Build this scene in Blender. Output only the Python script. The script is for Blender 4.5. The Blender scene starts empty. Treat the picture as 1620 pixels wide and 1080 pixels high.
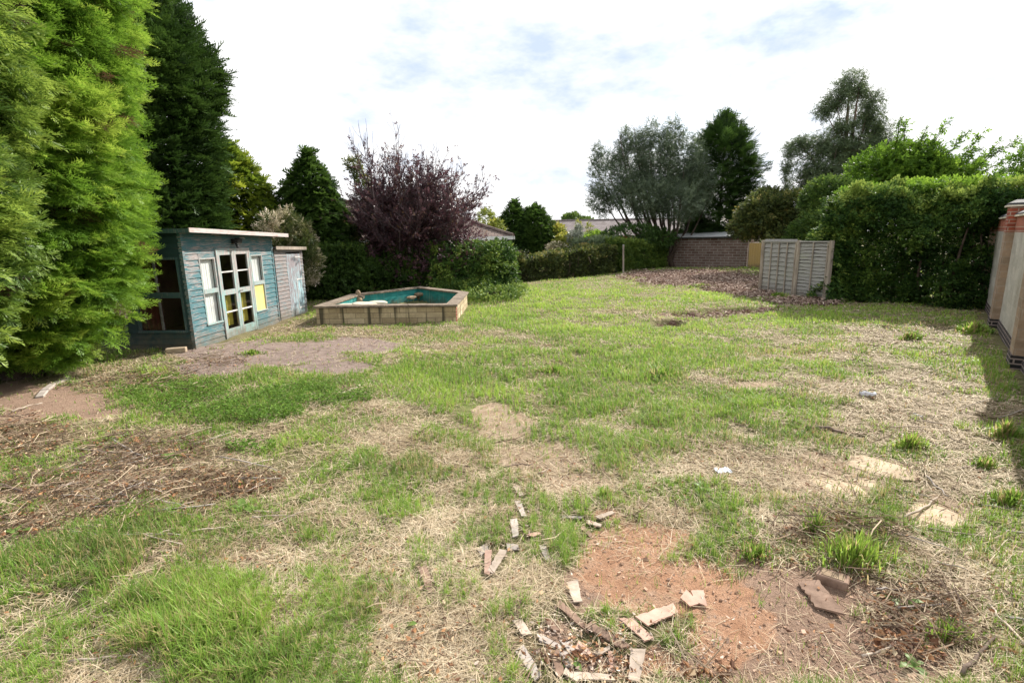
import bpy, math
import numpy as np
PI = math.pi
RNG = np.random.default_rng(7)
SC = bpy.context.scene
COL = SC.collection

# ------------------------------------------------------------------ camera geometry
F, PITCH, ROLL, EYE = 810.0, math.radians(11.6), math.radians(-1.07), 2.1
_a = PI / 2 - PITCH
_Rx = np.array([[1, 0, 0], [0, math.cos(_a), -math.sin(_a)], [0, math.sin(_a), math.cos(_a)]])
_Rz = np.array([[math.cos(ROLL), -math.sin(ROLL), 0], [math.sin(ROLL), math.cos(ROLL), 0], [0, 0, 1]])
RC = _Rx @ _Rz
CAM = np.array([0, 0, EYE])

def ray(u, v):
    return RC @ np.array([(u - 810) / F, (540 - v) / F, -1.0])

def G(u, v, z=0.0):
    """ground point seen at photo pixel u, v"""
    d = ray(u, v)
    return CAM + d * (z - EYE) / d[2]

def W(u, v, y):
    """point at world depth y seen at photo pixel u, v"""
    d = ray(u, v)
    return CAM + d * y / d[1]

def px_of(x, y, z=0.0):
    """measure where world points fall on the survey photo (arrays)"""
    P = np.stack([x, y, np.zeros_like(x) + z], -1) - CAM
    q = P @ RC
    w = np.where(q[..., 2] < -0.05, q[..., 2], -0.05)
    return 810 - F * q[..., 0] / w, 540 + F * q[..., 1] / w

# ------------------------------------------------------------------ noise
_lat = np.random.default_rng(3).random((64, 64, 16))

def vnoise(x, y, z=0.0):
    x = np.asarray(x, float); y = np.asarray(y, float); z = np.asarray(z, float) + np.zeros_like(x)
    xi, yi, zi = np.floor(x).astype(int), np.floor(y).astype(int), np.floor(z).astype(int)
    fx, fy, fz = x - xi, y - yi, z - zi
    fx, fy, fz = [t * t * (3 - 2 * t) for t in (fx, fy, fz)]
    def L(a, b, c): return _lat[(xi + a) % 64, (yi + b) % 64, (zi + c) % 16]
    def m(a, b, t): return a + (b - a) * t
    return m(m(m(L(0, 0, 0), L(1, 0, 0), fx), m(L(0, 1, 0), L(1, 1, 0), fx), fy),
             m(m(L(0, 0, 1), L(1, 0, 1), fx), m(L(0, 1, 1), L(1, 1, 1), fx), fy), fz)

def fbm(x, y, z=0.0, o=3):
    s, a, t = 0, 0.5, 0
    for i in range(o):
        s = s + a * vnoise(np.asarray(x) * 2 ** i + 13.7 * i, np.asarray(y) * 2 ** i + 5.1 * i, np.asarray(z) * 2 ** i); t += a; a *= 0.55
    return s / t

def sstep(a, b, x):
    t = np.clip((x - a) / (b - a), 0, 1)
    return t * t * (3 - 2 * t)

# ------------------------------------------------------------------ mesh helpers
def tag(o, label=None, cat=None, group=None, kind=None):
    if label: o["label"] = label
    if cat: o["category"] = cat
    if group: o["group"] = group
    if kind: o["kind"] = kind
    return o

def wpos(o):
    p = np.zeros(3)
    while o is not None:
        p += np.array(o.location); o = o.parent
    return p

def thing(name, loc, label, cat, group=None):
    o = bpy.data.objects.new(name, None); COL.objects.link(o)
    o.location = [float(c) for c in loc]; o.empty_display_size = 0.1
    return tag(o, label, cat, group)

def mesh_np(name, V, Fq, mat, parent=None, attrs=None, smooth=False, tri=None, origin=None):
    V = np.asarray(V, np.float32)
    me = bpy.data.meshes.new(name)
    org = np.zeros(3)
    if parent is not None: org = wpos(parent)
    elif origin is not None: org = np.asarray(origin, float)
    me.vertices.add(len(V)); me.vertices.foreach_set("co", (V - org.astype(np.float32)).ravel())
    nq = 0 if Fq is None else len(Fq); nt = 0 if tri is None else len(tri)
    loops = []
    if nq: loops.append(np.asarray(Fq, np.int32).ravel())
    if nt: loops.append(np.asarray(tri, np.int32).ravel())
    loops = np.concatenate(loops)
    me.loops.add(len(loops)); me.loops.foreach_set("vertex_index", loops)
    me.polygons.add(nq + nt)
    st = np.concatenate([np.arange(nq) * 4, nq * 4 + np.arange(nt) * 3]).astype(np.int32)
    me.polygons.foreach_set("loop_start", st)
    me.polygons.foreach_set("use_smooth", np.full(nq + nt, bool(smooth)))
    me.update(calc_edges=True)
    for k, a in (attrs or {}).items():
        at = me.attributes.new(k, 'FLOAT', 'POINT'); at.data.foreach_set("value", np.asarray(a, np.float32))
    if mat: me.materials.append(mat)
    o = bpy.data.objects.new(name, me); COL.objects.link(o)
    if parent is not None: o.parent = parent
    elif origin is not None: o.location = [float(c) for c in origin]
    return o

class MB:
    """collects polygons into one mesh"""
    def __init__(s): s.v = []; s.f = []
    def poly(s, pts):
        n = len(s.v); s.v += [tuple(map(float, p)) for p in pts]; s.f.append(list(range(n, n + len(pts))))
    def box(s, c0, ax, ay, az):
        """corner c0 and three edge vectors"""
        c0, ax, ay, az = [np.asarray(t, float) for t in (c0, ax, ay, az)]
        n = len(s.v)
        P = [c0, c0 + ax, c0 + ax + ay, c0 + ay]; P += [p + az for p in P]
        s.v += [tuple(p) for p in P]
        fl = [[0, 3, 2, 1], [4, 5, 6, 7], [0, 1, 5, 4], [1, 2, 6, 5], [2, 3, 7, 6], [3, 0, 4, 7]]
        if np.dot(np.cross(ax, ay), az) < 0: fl = [g[::-1] for g in fl]
        s.f += [[n + i for i in g] for g in fl]
    def cbox(s, c, d, n_, L, Wd, H, z0):
        """box centred at c (xy) along d, width along n_, from z0 up H"""
        c = np.array([c[0], c[1], z0]); d = np.asarray(d, float); n_ = np.asarray(n_, float)
        s.box(c - d * L / 2 - n_ * Wd / 2, d * L, n_ * Wd, (0, 0, H))
    def tube(s, pts, rad, k=6, cap=True):
        pts = np.asarray(pts, float); m = len(pts)
        rad = np.zeros(m) + rad
        n0 = len(s.v)
        for i in range(m):
            t = pts[min(i + 1, m - 1)] - pts[max(i - 1, 0)]; t /= np.linalg.norm(t) + 1e-9
            a = np.cross(t, [0, 0, 1.0]) if abs(t[2]) < 0.9 else np.cross(t, [1.0, 0, 0])
            a /= np.linalg.norm(a); b = np.cross(t, a)
            for j in range(k):
                w = 2 * PI * j / k
                s.v.append(tuple(pts[i] + rad[i] * (math.cos(w) * a + math.sin(w) * b)))
        for i in range(m - 1):
            for j in range(k):
                s.f.append([n0 + i * k + j, n0 + i * k + (j + 1) % k, n0 + (i + 1) * k + (j + 1) % k, n0 + (i + 1) * k + j])
        if cap:
            s.f.append([n0 + j for j in range(k)][::-1]); s.f.append([n0 + (m - 1) * k + j for j in range(k)])
    def build(s, name, mat, parent=None, smooth=False, bevel=0.0, origin=None, bc=True):
        me = bpy.data.meshes.new(name)
        org = wpos(parent) if parent is not None else (np.asarray(origin, float) if origin is not None else np.zeros(3))
        V = np.asarray(s.v) - org
        me.from_pydata([tuple(p) for p in V], [], s.f)
        me.update()
        if smooth:
            for p in me.polygons: p.use_smooth = True
        if bc:
            at = me.attributes.new("bc", 'FLOAT_VECTOR', 'CORNER')
            data = np.zeros((len(me.loops), 3), np.float32)
            for p in me.polygons:
                n = p.normal
                if abs(n.z) < 0.6:
                    t = np.array([-n.y, n.x, 0.0]); t /= np.linalg.norm(t) + 1e-9
                    if abs(t[0]) > abs(t[1]) * 1.2:
                        t *= np.sign(t[0])
                    else: t *= np.sign(t[1])
                    for li in p.loop_indices:
                        q = V[me.loops[li].vertex_index] + org
                        data[li] = (q @ t, q[2], 0)
                else:
                    for li in p.loop_indices:
                        q = V[me.loops[li].vertex_index] + org
                        data[li] = (q[0], q[1], 1)
            at.data.foreach_set("vector", data.ravel())
        if mat: me.materials.append(mat)
        o = bpy.data.objects.new(name, me); COL.objects.link(o)
        if parent is not None: o.parent = parent
        elif origin is not None: o.location = [float(c) for c in origin]
        if bevel > 0:
            b = o.modifiers.new("bevel", 'BEVEL'); b.width = bevel; b.segments = 1; b.limit_method = 'ANGLE'
        return o

# ------------------------------------------------------------------ materials
def new_mat(name):
    m = bpy.data.materials.new(name); m.use_nodes = True
    nt = m.node_tree; nt.nodes.clear()
    out = nt.nodes.new("ShaderNodeOutputMaterial")
    return m, nt, out

def N(nt, t, **kw):
    n = nt.nodes.new(t)
    for k, v in kw.items():
        if k in n.inputs: n.inputs[k].default_value = v
        else: setattr(n, k, v)
    return n

def ramp(nt, fac, stops, interp='LINEAR'):
    r = nt.nodes.new("ShaderNodeValToRGB"); r.color_ramp.interpolation = interp
    e = r.color_ramp.elements
    while len(e) > 1: e.remove(e[-1])
    for i, (p, c) in enumerate(stops):
        x = e[0] if i == 0 else e.new(p)
        x.position = p; x.color = (c[0], c[1], c[2], 1) if not isinstance(c, (int, float)) else (c, c, c, 1)
    nt.links.new(fac, r.inputs[0]); return r.outputs[0]

def mixc(nt, fac, a, b, mode='MIX'):
    m = nt.nodes.new("ShaderNodeMix"); m.data_type = 'RGBA'; m.blend_type = mode
    for s, val in ((m.inputs[0], fac), (m.inputs[6], a), (m.inputs[7], b)):
        if hasattr(val, "links"): nt.links.new(val, s)
        elif isinstance(val, (int, float)): s.default_value = val
        else: s.default_value = (val[0], val[1], val[2], 1)
    return m.outputs[2]

def noise(nt, vec, scale, detail=3, rough=0.55, stretch=None):
    if stretch is not None:
        mp = nt.nodes.new("ShaderNodeMapping"); mp.inputs["Scale"].default_value = stretch
        nt.links.new(vec, mp.inputs[0]); vec = mp.outputs[0]
    n = nt.nodes.new("ShaderNodeTexNoise"); n.inputs["Scale"].default_value = scale
    n.inputs["Detail"].default_value = detail; n.inputs["Roughness"].default_value = rough
    nt.links.new(vec, n.inputs["Vector"]); return n.outputs[0]

def coords(nt, kind="bc"):
    if kind == "bc":
        a = nt.nodes.new("ShaderNodeAttribute"); a.attribute_name = "bc"; return a.outputs["Vector"]
    return nt.nodes.new("ShaderNodeNewGeometry").outputs["Position"]

def finish(nt, out, col, rough=0.85, bump=None, bstr=0.3, bdist=0.01, spec=0.3, metal=0.0):
    p = nt.nodes.new("ShaderNodeBsdfPrincipled")
    if hasattr(col, "links"): nt.links.new(col, p.inputs["Base Color"])
    else: p.inputs["Base Color"].default_value = (*col, 1)
    if hasattr(rough, "links"): nt.links.new(rough, p.inputs["Roughness"])
    else: p.inputs["Roughness"].default_value = rough
    p.inputs["Specular IOR Level"].default_value = spec; p.inputs["Metallic"].default_value = metal
    if bump is not None:
        b = nt.nodes.new("ShaderNodeBump"); b.inputs["Strength"].default_value = bstr; b.inputs["Distance"].default_value = bdist
        nt.links.new(bump, b.inputs["Height"]); nt.links.new(b.outputs[0], p.inputs["Normal"])
    nt.links.new(p.outputs[0], out.inputs[0]); return p

def simple_mat(name, c1, c2, scale=8, rough=0.85, bstr=0.3, stretch=None, kind="pos", spec=0.3, metal=0.0, bdist=0.01):
    m, nt, out = new_mat(name)
    v = coords(nt, kind)
    n = noise(nt, v, scale, 5, 0.65, stretch)
    n2 = noise(nt, v, scale * 0.23, 3)
    c = ramp(nt, n, [(0.3, c1), (0.7, c2)])
    d = ramp(nt, n2, [(0.35, 0.72), (0.65, 1.1)])
    c = mixc(nt, 1.0, c, d, 'MULTIPLY')
    finish(nt, out, c, rough, n, bstr, bdist, spec, metal)
    return m

def leaf_mat(name, stops, trans=0.35, rough=0.5, spec=0.35, tcol=1.3):
    m, nt, out = new_mat(name)
    a = nt.nodes.new("ShaderNodeAttribute"); a.attribute_name = "tint"
    c = ramp(nt, a.outputs["Fac"], stops)
    p = nt.nodes.new("ShaderNodeBsdfPrincipled"); nt.links.new(c, p.inputs["Base Color"])
    p.inputs["Roughness"].default_value = rough; p.inputs["Specular IOR Level"].default_value = spec
    t = nt.nodes.new("ShaderNodeBsdfTranslucent")
    hs = nt.nodes.new("ShaderNodeHueSaturation"); hs.inputs["Value"].default_value = tcol; hs.inputs["Hue"].default_value = 0.49
    nt.links.new(c, hs.inputs["Color"]); nt.links.new(hs.outputs[0], t.inputs[0])
    mx = nt.nodes.new("ShaderNodeMixShader"); mx.inputs[0].default_value = trans
    nt.links.new(p.outputs[0], mx.inputs[1]); nt.links.new(t.outputs[0], mx.inputs[2])
    nt.links.new(mx.outputs[0], out.inputs[0]); return m

def brick_mat(name, c1, c2, mortar, bw, rh, ms=0.01, rough=0.85, bstr=0.5, stain=None, offset=0.5, squash=1.0):
    m, nt, out = new_mat(name)
    v = coords(nt, "bc")
    b = nt.nodes.new("ShaderNodeTexBrick")
    b.inputs["Scale"].default_value = 1.0; b.inputs["Brick Width"].default_value = bw; b.inputs["Row Height"].default_value = rh
    b.inputs["Mortar Size"].default_value = ms; b.inputs["Mortar Smooth"].default_value = 0.3; b.inputs["Bias"].default_value = -0.1
    b.offset = offset; b.squash = squash
    b.inputs["Color1"].default_value = (*c1, 1); b.inputs["Color2"].default_value = (*c2, 1); b.inputs["Mortar"].default_value = (*mortar, 1)
    nt.links.new(v, b.inputs["Vector"])
    n = noise(nt, v, 14, 5, 0.7); n2 = noise(nt, v, 1.7, 4, 0.6)
    c = mixc(nt, 1.0, b.outputs["Color"], ramp(nt, n, [(0.25, 0.75), (0.75, 1.2)]), 'MULTIPLY')
    c = mixc(nt, 1.0, c, ramp(nt, n2, [(0.3, (0.72, 0.7, 0.66)), (0.65, (1.08, 1.08, 1.08))]), 'MULTIPLY')
    if stain == "drip":
        w = noise(nt, v, 1.0, 2, 0.5, (4.2, 0.25, 1))
        c = mixc(nt, ramp(nt, w, [(0.56, 0.0), (0.62, 0.85)]), c, (0.05, 0.045, 0.03))
    mm = nt.nodes.new("ShaderNodeMath"); mm.operation = 'MULTIPLY_ADD'
    nt.links.new(b.outputs["Fac"], mm.inputs[0]); mm.inputs[1].default_value = -1.0; nt.links.new(n, mm.inputs[2])
    finish(nt, out, c, rough, mm.outputs[0], bstr, 0.008)
    return m

def painted_wood(name, paint1, paint2, wood1, wood2, peel=0.5, along=(1, 14, 1), seed=0.0, vertical=False):
    m, nt, out = new_mat(name)
    v = coords(nt, "bc")
    st = (1.2, 22, 1) if not vertical else (26, 1.2, 1)
    n = noise(nt, v, 2.3, 6, 0.7, st)
    big = noise(nt, v, 0.9 + seed, 3, 0.6)
    grain = noise(nt, v, 6, 4, 0.6, st)
    add = nt.nodes.new("ShaderNodeMath"); add.operation = 'MULTIPLY_ADD'
    nt.links.new(big, add.inputs[0]); add.inputs[1].default_value = 0.4; nt.links.new(n, add.inputs[2])
    hf = nt.nodes.new("ShaderNodeMath"); hf.operation = 'MULTIPLY'; hf.inputs[1].default_value = 0.714; nt.links.new(add.outputs[0], hf.inputs[0])
    th = 0.66 - peel * 0.26
    mask = ramp(nt, hf.outputs[0], [(0.0, 0), (th - 0.02, 0), (th + 0.02, 1)])
    pc = mixc(nt, grain, paint1, paint2); wc = ramp(nt, grain, [(0.3, wood1), (0.7, wood2)])
    c = mixc(nt, mask, pc, wc)
    # soil splash and green staining low down, blotchy
    sx = nt.nodes.new("ShaderNodeSeparateXYZ"); nt.links.new(v, sx.inputs[0]); blot = noise(nt, v, 5.5, 5, 0.7)
    k1 = nt.nodes.new("ShaderNodeMath"); k1.operation = 'MULTIPLY_ADD'; k1.inputs[1].default_value = 0.9; nt.links.new(blot, k1.inputs[0])
    k2 = nt.nodes.new("ShaderNodeMath"); k2.operation = 'MULTIPLY'; k2.inputs[1].default_value = -1.0; nt.links.new(sx.outputs[1], k2.inputs[0]); nt.links.new(k2.outputs[0], k1.inputs[2])
    c = mixc(nt, ramp(nt, k1.outputs[0], [(0.1, 0.0), (0.45, 0.75)]), c, (0.13, 0.11, 0.075))
    finish(nt, out, c, 0.75, n, 0.35, 0.006, 0.3)
    return m

def glass_mat():
    m, nt, out = new_mat("window_glass")
    tr = nt.nodes.new("ShaderNodeBsdfTransparent"); tr.inputs[0].default_value = (0.88, 0.9, 0.88, 1)
    gl = nt.nodes.new("ShaderNodeBsdfGlossy"); gl.inputs["Roughness"].default_value = 0.06
    fr = nt.nodes.new("ShaderNodeLayerWeight"); fr.inputs[0].default_value = 0.3
    pw = nt.nodes.new("ShaderNodeMath"); pw.operation = 'POWER'; pw.inputs[1].default_value = 3.0; nt.links.new(fr.outputs[1], pw.inputs[0])
    ad = nt.nodes.new("ShaderNodeMath"); ad.operation = 'MULTIPLY_ADD'; ad.inputs[1].default_value = 0.7; ad.inputs[2].default_value = 0.08; nt.links.new(pw.outputs[0], ad.inputs[0]); fr = ad
    mx = nt.nodes.new("ShaderNodeMixShader")
    nt.links.new(fr.outputs[0], mx.inputs[0]); nt.links.new(tr.outputs[0], mx.inputs[1]); nt.links.new(gl.outputs[0], mx.inputs[2])
    nt.links.new(mx.outputs[0], out.inputs[0]); return m

M = {}
def g_(*c): return tuple(c)
M['gold'] = leaf_mat('golden_cypress_leaf', [(0, (0.10, 0.06, 0.03)), (0.05, (0.03, 0.075, 0.01)), (0.35, (0.085, 0.19, 0.02)), (0.75, (0.18, 0.325, 0.035)), (1, (0.34, 0.46, 0.07))], 0.42)
M['olive'] = leaf_mat('olive_cypress_leaf', [(0, (0.06, 0.035, 0.02)), (0.1, (0.02, 0.04, 0.01)), (0.5, (0.075, 0.15, 0.02)), (1, (0.29, 0.40, 0.07))], 0.38)
M['dkcyp'] = leaf_mat('dark_cypress_leaf', [(0, (0.012, 0.03, 0.007)), (0.5, (0.038, 0.085, 0.015)), (1, (0.09, 0.165, 0.03))], 0.25)
M['yelcyp'] = leaf_mat('yellow_cypress_leaf', [(0, (0.04, 0.085, 0.01)), (0.5, (0.16, 0.24, 0.025)), (1, (0.40, 0.44, 0.05))], 0.38)
M['green'] = leaf_mat('broad_leaf', [(0, (0.025, 0.05, 0.012)), (0.5, (0.062, 0.12, 0.022)), (1, (0.17, 0.24, 0.045))], 0.35, 0.5, 0.2)
M['bright'] = leaf_mat('bright_leaf', [(0, (0.04, 0.09, 0.01)), (0.5, (0.10, 0.20, 0.02)), (1, (0.2, 0.32, 0.04))], 0.45, 0.5, 0.2)
M['ivy'] = leaf_mat('ivy_leaf', [(0, (0.016, 0.042, 0.012)), (0.5, (0.048, 0.105, 0.022)), (0.82, (0.12, 0.20, 0.035)), (1, (0.26, 0.34, 0.07))], 0.25, 0.5, 0.2)
M['euc'] = leaf_mat('grey_green_leaf', [(0, (0.035, 0.055, 0.028)), (0.5, (0.08, 0.118, 0.062)), (1, (0.18, 0.225, 0.13))], 0.28, 0.4, 0.5)
M['euc2'] = leaf_mat('sage_leaf', [(0, (0.045, 0.06, 0.028)), (0.5, (0.09, 0.135, 0.06)), (1, (0.2, 0.25, 0.12))], 0.32, 0.45, 0.4)
M['purple'] = leaf_mat('purple_leaf', [(0, (0.03, 0.016, 0.02)), (0.6, (0.085, 0.038, 0.046)), (0.92, (0.17, 0.085, 0.09)), (1, (0.25, 0.16, 0.08))], 0.3, 0.4, 0.4)
M['varieg'] = leaf_mat('variegated_leaf', [(0, (0.05, 0.08, 0.02)), (0.35, (0.13, 0.14, 0.04)), (0.6, (0.5, 0.45, 0.3)), (1, (0.8, 0.68, 0.55))], 0.3)
M['hedge2'] = leaf_mat('mixed_hedge_leaf', [(0, (0.03, 0.02, 0.015)), (0.5, (0.05, 0.08, 0.02)), (0.85, (0.14, 0.16, 0.04)), (1, (0.3, 0.25, 0.08))], 0.3, 0.5, 0.25)
M['yshrub'] = leaf_mat('yellow_shrub_leaf', [(0, (0.08, 0.12, 0.02)), (0.5, (0.22, 0.26, 0.04)), (1, (0.42, 0.38, 0.08))], 0.35)
M['greyshrub'] = leaf_mat('grey_shrub_leaf', [(0, (0.08, 0.1, 0.07)), (1, (0.3, 0.33, 0.27))], 0.3)
M['orange'] = leaf_mat('orange_flower', [(0, (0.35, 0.1, 0.01)), (1, (0.6, 0.3, 0.03))], 0.3)
M['red'] = leaf_mat('red_flower', [(0, (0.3, 0.02, 0.01)), (1, (0.5, 0.06, 0.02))], 0.3)
M['grass'] = leaf_mat('grass_blade', [(0, (0.48, 0.38, 0.2)), (0.14, (0.36, 0.33, 0.13)), (0.2, (0.12, 0.20, 0.04)), (0.6, (0.185, 0.32, 0.05)), (1, (0.34, 0.48, 0.085))], 0.4, 0.5, 0.3)
M['straw'] = leaf_mat('straw', [(0, (0.11, 0.065, 0.035)), (0.3, (0.28, 0.205, 0.125)), (0.6, (0.47, 0.375, 0.245)), (1, (0.68, 0.58, 0.42))], 0.15, 0.7, 0.2)
M['twig'] = leaf_mat('dead_twig', [(0, (0.07, 0.045, 0.035)), (0.5, (0.22, 0.15, 0.10)), (1, (0.5, 0.4, 0.28))], 0.0, 0.8, 0.2)
M['deadleaf'] = leaf_mat('dead_leaf', [(0, (0.09, 0.045, 0.03)), (0.5, (0.25, 0.12, 0.06)), (0.8, (0.42, 0.22, 0.1)), (1, (0.55, 0.45, 0.3))], 0.15, 0.7, 0.2)
M['mulch'] = leaf_mat('bark_mulch', [(0, (0.15, 0.095, 0.07)), (0.5, (0.38, 0.28, 0.22)), (1, (0.66, 0.56, 0.47))], 0.0, 0.85, 0.1)
M['crumb'] = leaf_mat('soil_crumb', [(0, (0.2, 0.12, 0.08)), (0.5, (0.46, 0.31, 0.22)), (0.85, (0.56, 0.4, 0.3)), (1, (0.7, 0.62, 0.52))], 0.0, 0.95, 0.1)
M['clover'] = leaf_mat('ground_cover_leaf', [(0, (0.05, 0.1, 0.015)), (0.5, (0.11, 0.21, 0.03)), (1, (0.22, 0.36, 0.06))], 0.35, 0.6, 0.15)
M['weed'] = leaf_mat('weed_leaf', [(0, (0.07, 0.12, 0.03)), (0.6, (0.14, 0.22, 0.05)), (1, (0.35, 0.36, 0.1))], 0.25, 0.5, 0.25)
M['bark'] = simple_mat('bark', (0.05, 0.035, 0.025), (0.14, 0.1, 0.075), 14, 0.95, 0.8, (1, 1, 0.3))
M['barkred'] = simple_mat('plum_bark', (0.06, 0.04, 0.045), (0.17, 0.13, 0.14), 14, 0.9, 0.6)
M['barkpale'] = simple_mat('eucalyptus_bark', (0.14, 0.085, 0.07), (0.32, 0.22, 0.18), 6, 0.8, 0.4, (1, 1, 0.3))
M['glass'] = glass_mat()
M['curtain'] = simple_mat('curtain_cloth', (0.8, 0.8, 0.8), (0.88, 0.88, 0.88), 5, 0.9, 0.1)
M['darkred'] = simple_mat('red_curtain_cloth', (0.07, 0.018, 0.014), (0.12, 0.03, 0.025), 5, 0.9, 0.1)
M['yellow'] = simple_mat('yellow_board', (0.62, 0.52, 0.16), (0.74, 0.64, 0.24), 3, 0.7, 0.05)
M['mustard'] = simple_mat('mustard_sheet', (0.28, 0.23, 0.03), (0.5, 0.42, 0.08), 3, 0.9, 0.1)
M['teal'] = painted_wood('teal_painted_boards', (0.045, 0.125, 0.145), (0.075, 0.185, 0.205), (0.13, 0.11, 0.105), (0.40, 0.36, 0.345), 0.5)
M['tealshade'] = painted_wood('teal_shaded_side', (0.018, 0.045, 0.047), (0.03, 0.065, 0.065), (0.05, 0.045, 0.04), (0.1, 0.09, 0.085), 0.25)  # same teal as the front wall, with the side's shade mixed into the colour
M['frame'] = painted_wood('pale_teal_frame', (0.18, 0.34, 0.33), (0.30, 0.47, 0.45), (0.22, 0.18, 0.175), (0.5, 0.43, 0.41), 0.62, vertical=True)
M['frameshade'] = painted_wood('shaded_teal_frame', (0.04, 0.08, 0.08), (0.06, 0.11, 0.11), (0.15, 0.14, 0.13), (0.3, 0.27, 0.25), 0.35, vertical=True)  # frame teal darkened, shade of the side wall put into the colour
M['framewh'] = simple_mat('white_bars', (0.5, 0.48, 0.46), (0.7, 0.68, 0.66), 20, 0.7, 0.2)
M['bargrey'] = simple_mat('grey_bars', (0.1, 0.1, 0.09), (0.2, 0.2, 0.18), 20, 0.7, 0.2)
M['toolwood'] = painted_wood('weathered_boards', (0.10, 0.17, 0.19), (0.17, 0.25, 0.27), (0.09, 0.075, 0.07), (0.36, 0.31, 0.295), 0.74)
M['tooldoor'] = painted_wood('peeling_blue_door', (0.25, 0.42, 0.46), (0.38, 0.56, 0.6), (0.12, 0.1, 0.11), (0.36, 0.31, 0.32), 0.62, vertical=True)
M['fascia'] = painted_wood('pale_fascia', (0.42, 0.38, 0.36), (0.55, 0.5, 0.48), (0.3, 0.2, 0.17), (0.5, 0.4, 0.36), 0.5)
M['felt'] = simple_mat('roofing_felt', (0.06, 0.06, 0.06), (0.13, 0.12, 0.12), 30, 0.95, 0.3)
M['rawwood'] = simple_mat('raw_wood', (0.12, 0.07, 0.04), (0.25, 0.16, 0.1), 5, 0.85, 0.3, (1, 12, 12))
M['black'] = simple_mat('black_metal', (0.015, 0.015, 0.015), (0.035, 0.035, 0.035), 10, 0.5, 0.1)
M['metal'] = simple_mat('grey_metal', (0.3, 0.3, 0.3), (0.45, 0.45, 0.44), 10, 0.45, 0.1, metal=0.6)
M['fencewood'] = painted_wood('weathered_fence', (0.27, 0.27, 0.22), (0.36, 0.36, 0.29), (0.16, 0.15, 0.145), (0.44, 0.42, 0.395), 0.8)
M['fencepost'] = simple_mat('fence_post_wood', (0.24, 0.19, 0.15), (0.42, 0.36, 0.3), 7, 0.9, 0.4, (3, 3, 0.3))
M['tanwood'] = painted_wood('tan_fence', (0.42, 0.28, 0.1), (0.5, 0.34, 0.13), (0.36, 0.24, 0.1), (0.5, 0.36, 0.18), 0.4, vertical=True)
M['stone'] = brick_mat('tan_stone_blocks', (0.40, 0.31, 0.19), (0.66, 0.54, 0.36), (0.22, 0.17, 0.11), 0.45, 0.135, 0.007, stain="drip")
M['coping'] = simple_mat('weathered_coping', (0.12, 0.09, 0.065), (0.32, 0.26, 0.2), 9, 0.95, 0.6)
def liner_mat():
    m, nt, out = new_mat("teal_pond_paint"); v = coords(nt, "bc"); p = coords(nt, "pos")
    c = ramp(nt, noise(nt, v, 3, 5, 0.65, (1, 2.5, 1)), [(0.3, (0.012, 0.15, 0.15)), (0.7, (0.04, 0.30, 0.28))])
    sx = nt.nodes.new("ShaderNodeSeparateXYZ"); nt.links.new(p, sx.inputs[0]); b = noise(nt, p, 4, 5, 0.7)
    k = nt.nodes.new("ShaderNodeMath"); k.operation = 'MULTIPLY_ADD'; k.inputs[1].default_value = -1.0; nt.links.new(sx.outputs[2], k.inputs[0]); nt.links.new(b, k.inputs[2])
    c = mixc(nt, ramp(nt, k.outputs[0], [(0.28, 0.0), (0.5, 0.6), (0.62, 1.0)]), c, (0.10, 0.10, 0.06))
    drip = noise(nt, v, 5, 4, 0.6, (3, 0.3, 1)); c = mixc(nt, ramp(nt, drip, [(0.56, 0.0), (0.66, 0.55)]), c, (0.18, 0.30, 0.26))
    finish(nt, out, c, 0.6, b, 0.3, 0.01); return m
M['liner'] = liner_mat()
M['rubble'] = simple_mat('rubble_stone', (0.16, 0.11, 0.07), (0.4, 0.3, 0.2), 14, 0.95, 0.7)
M['palestone'] = simple_mat('pale_stone', (0.5, 0.43, 0.32), (0.72, 0.66, 0.55), 9, 0.9, 0.5)
M['block'] = brick_mat('buff_concrete_blocks', (0.44, 0.41, 0.36), (0.55, 0.51, 0.45), (0.48, 0.45, 0.4), 0.45, 0.225, 0.009, bstr=0.25)
M['pblock'] = brick_mat('brown_pillar_bricks', (0.40, 0.28, 0.20), (0.29, 0.22, 0.165), (0.38, 0.30, 0.24), 0.225, 0.15, 0.010, bstr=0.35)
M['redbrick'] = brick_mat('red_bricks', (0.36, 0.09, 0.05), (0.28, 0.065, 0.04), (0.42, 0.3, 0.24), 0.225, 0.075, 0.010)
M['soldier'] = brick_mat('soldier_bricks', (0.42, 0.12, 0.065), (0.34, 0.085, 0.05), (0.46, 0.34, 0.27), 0.075, 0.3, 0.008, offset=0)
M['engbrick'] = brick_mat('dark_engineering_bricks', (0.03, 0.028, 0.03), (0.055, 0.045, 0.045), (0.34, 0.27, 0.25), 0.225, 0.075, 0.012)
M['copdark'] = simple_mat('dark_coping_tiles', (0.03, 0.03, 0.033), (0.07, 0.07, 0.075), 12, 0.6, 0.2)
M['creasing'] = simple_mat('pale_tile_edge', (0.62, 0.54, 0.42), (0.8, 0.72, 0.6), 12, 0.8, 0.2)
M['shedbrick'] = brick_mat('old_shed_bricks', (0.14, 0.085, 0.07), (0.21, 0.155, 0.135), (0.29, 0.26, 0.23), 0.45, 0.16, 0.02)
M['sheetroof'] = simple_mat('cement_sheet_roof', (0.3, 0.31, 0.31), (0.45, 0.46, 0.46), 4, 0.7, 0.2)
M['rooftile'] = brick_mat('brown_roof_tiles', (0.14, 0.10, 0.085), (0.2, 0.15, 0.125), (0.06, 0.045, 0.04), 0.3, 0.28, 0.02)
M['rooffar'] = brick_mat('grey_roof_tiles', (0.2, 0.17, 0.17), (0.25, 0.215, 0.21), (0.12, 0.1, 0.1), 0.35, 0.3, 0.02)
M['render'] = simple_mat('house_wall', (0.38, 0.33, 0.27), (0.5, 0.45, 0.38), 3, 0.9, 0.1)
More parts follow.
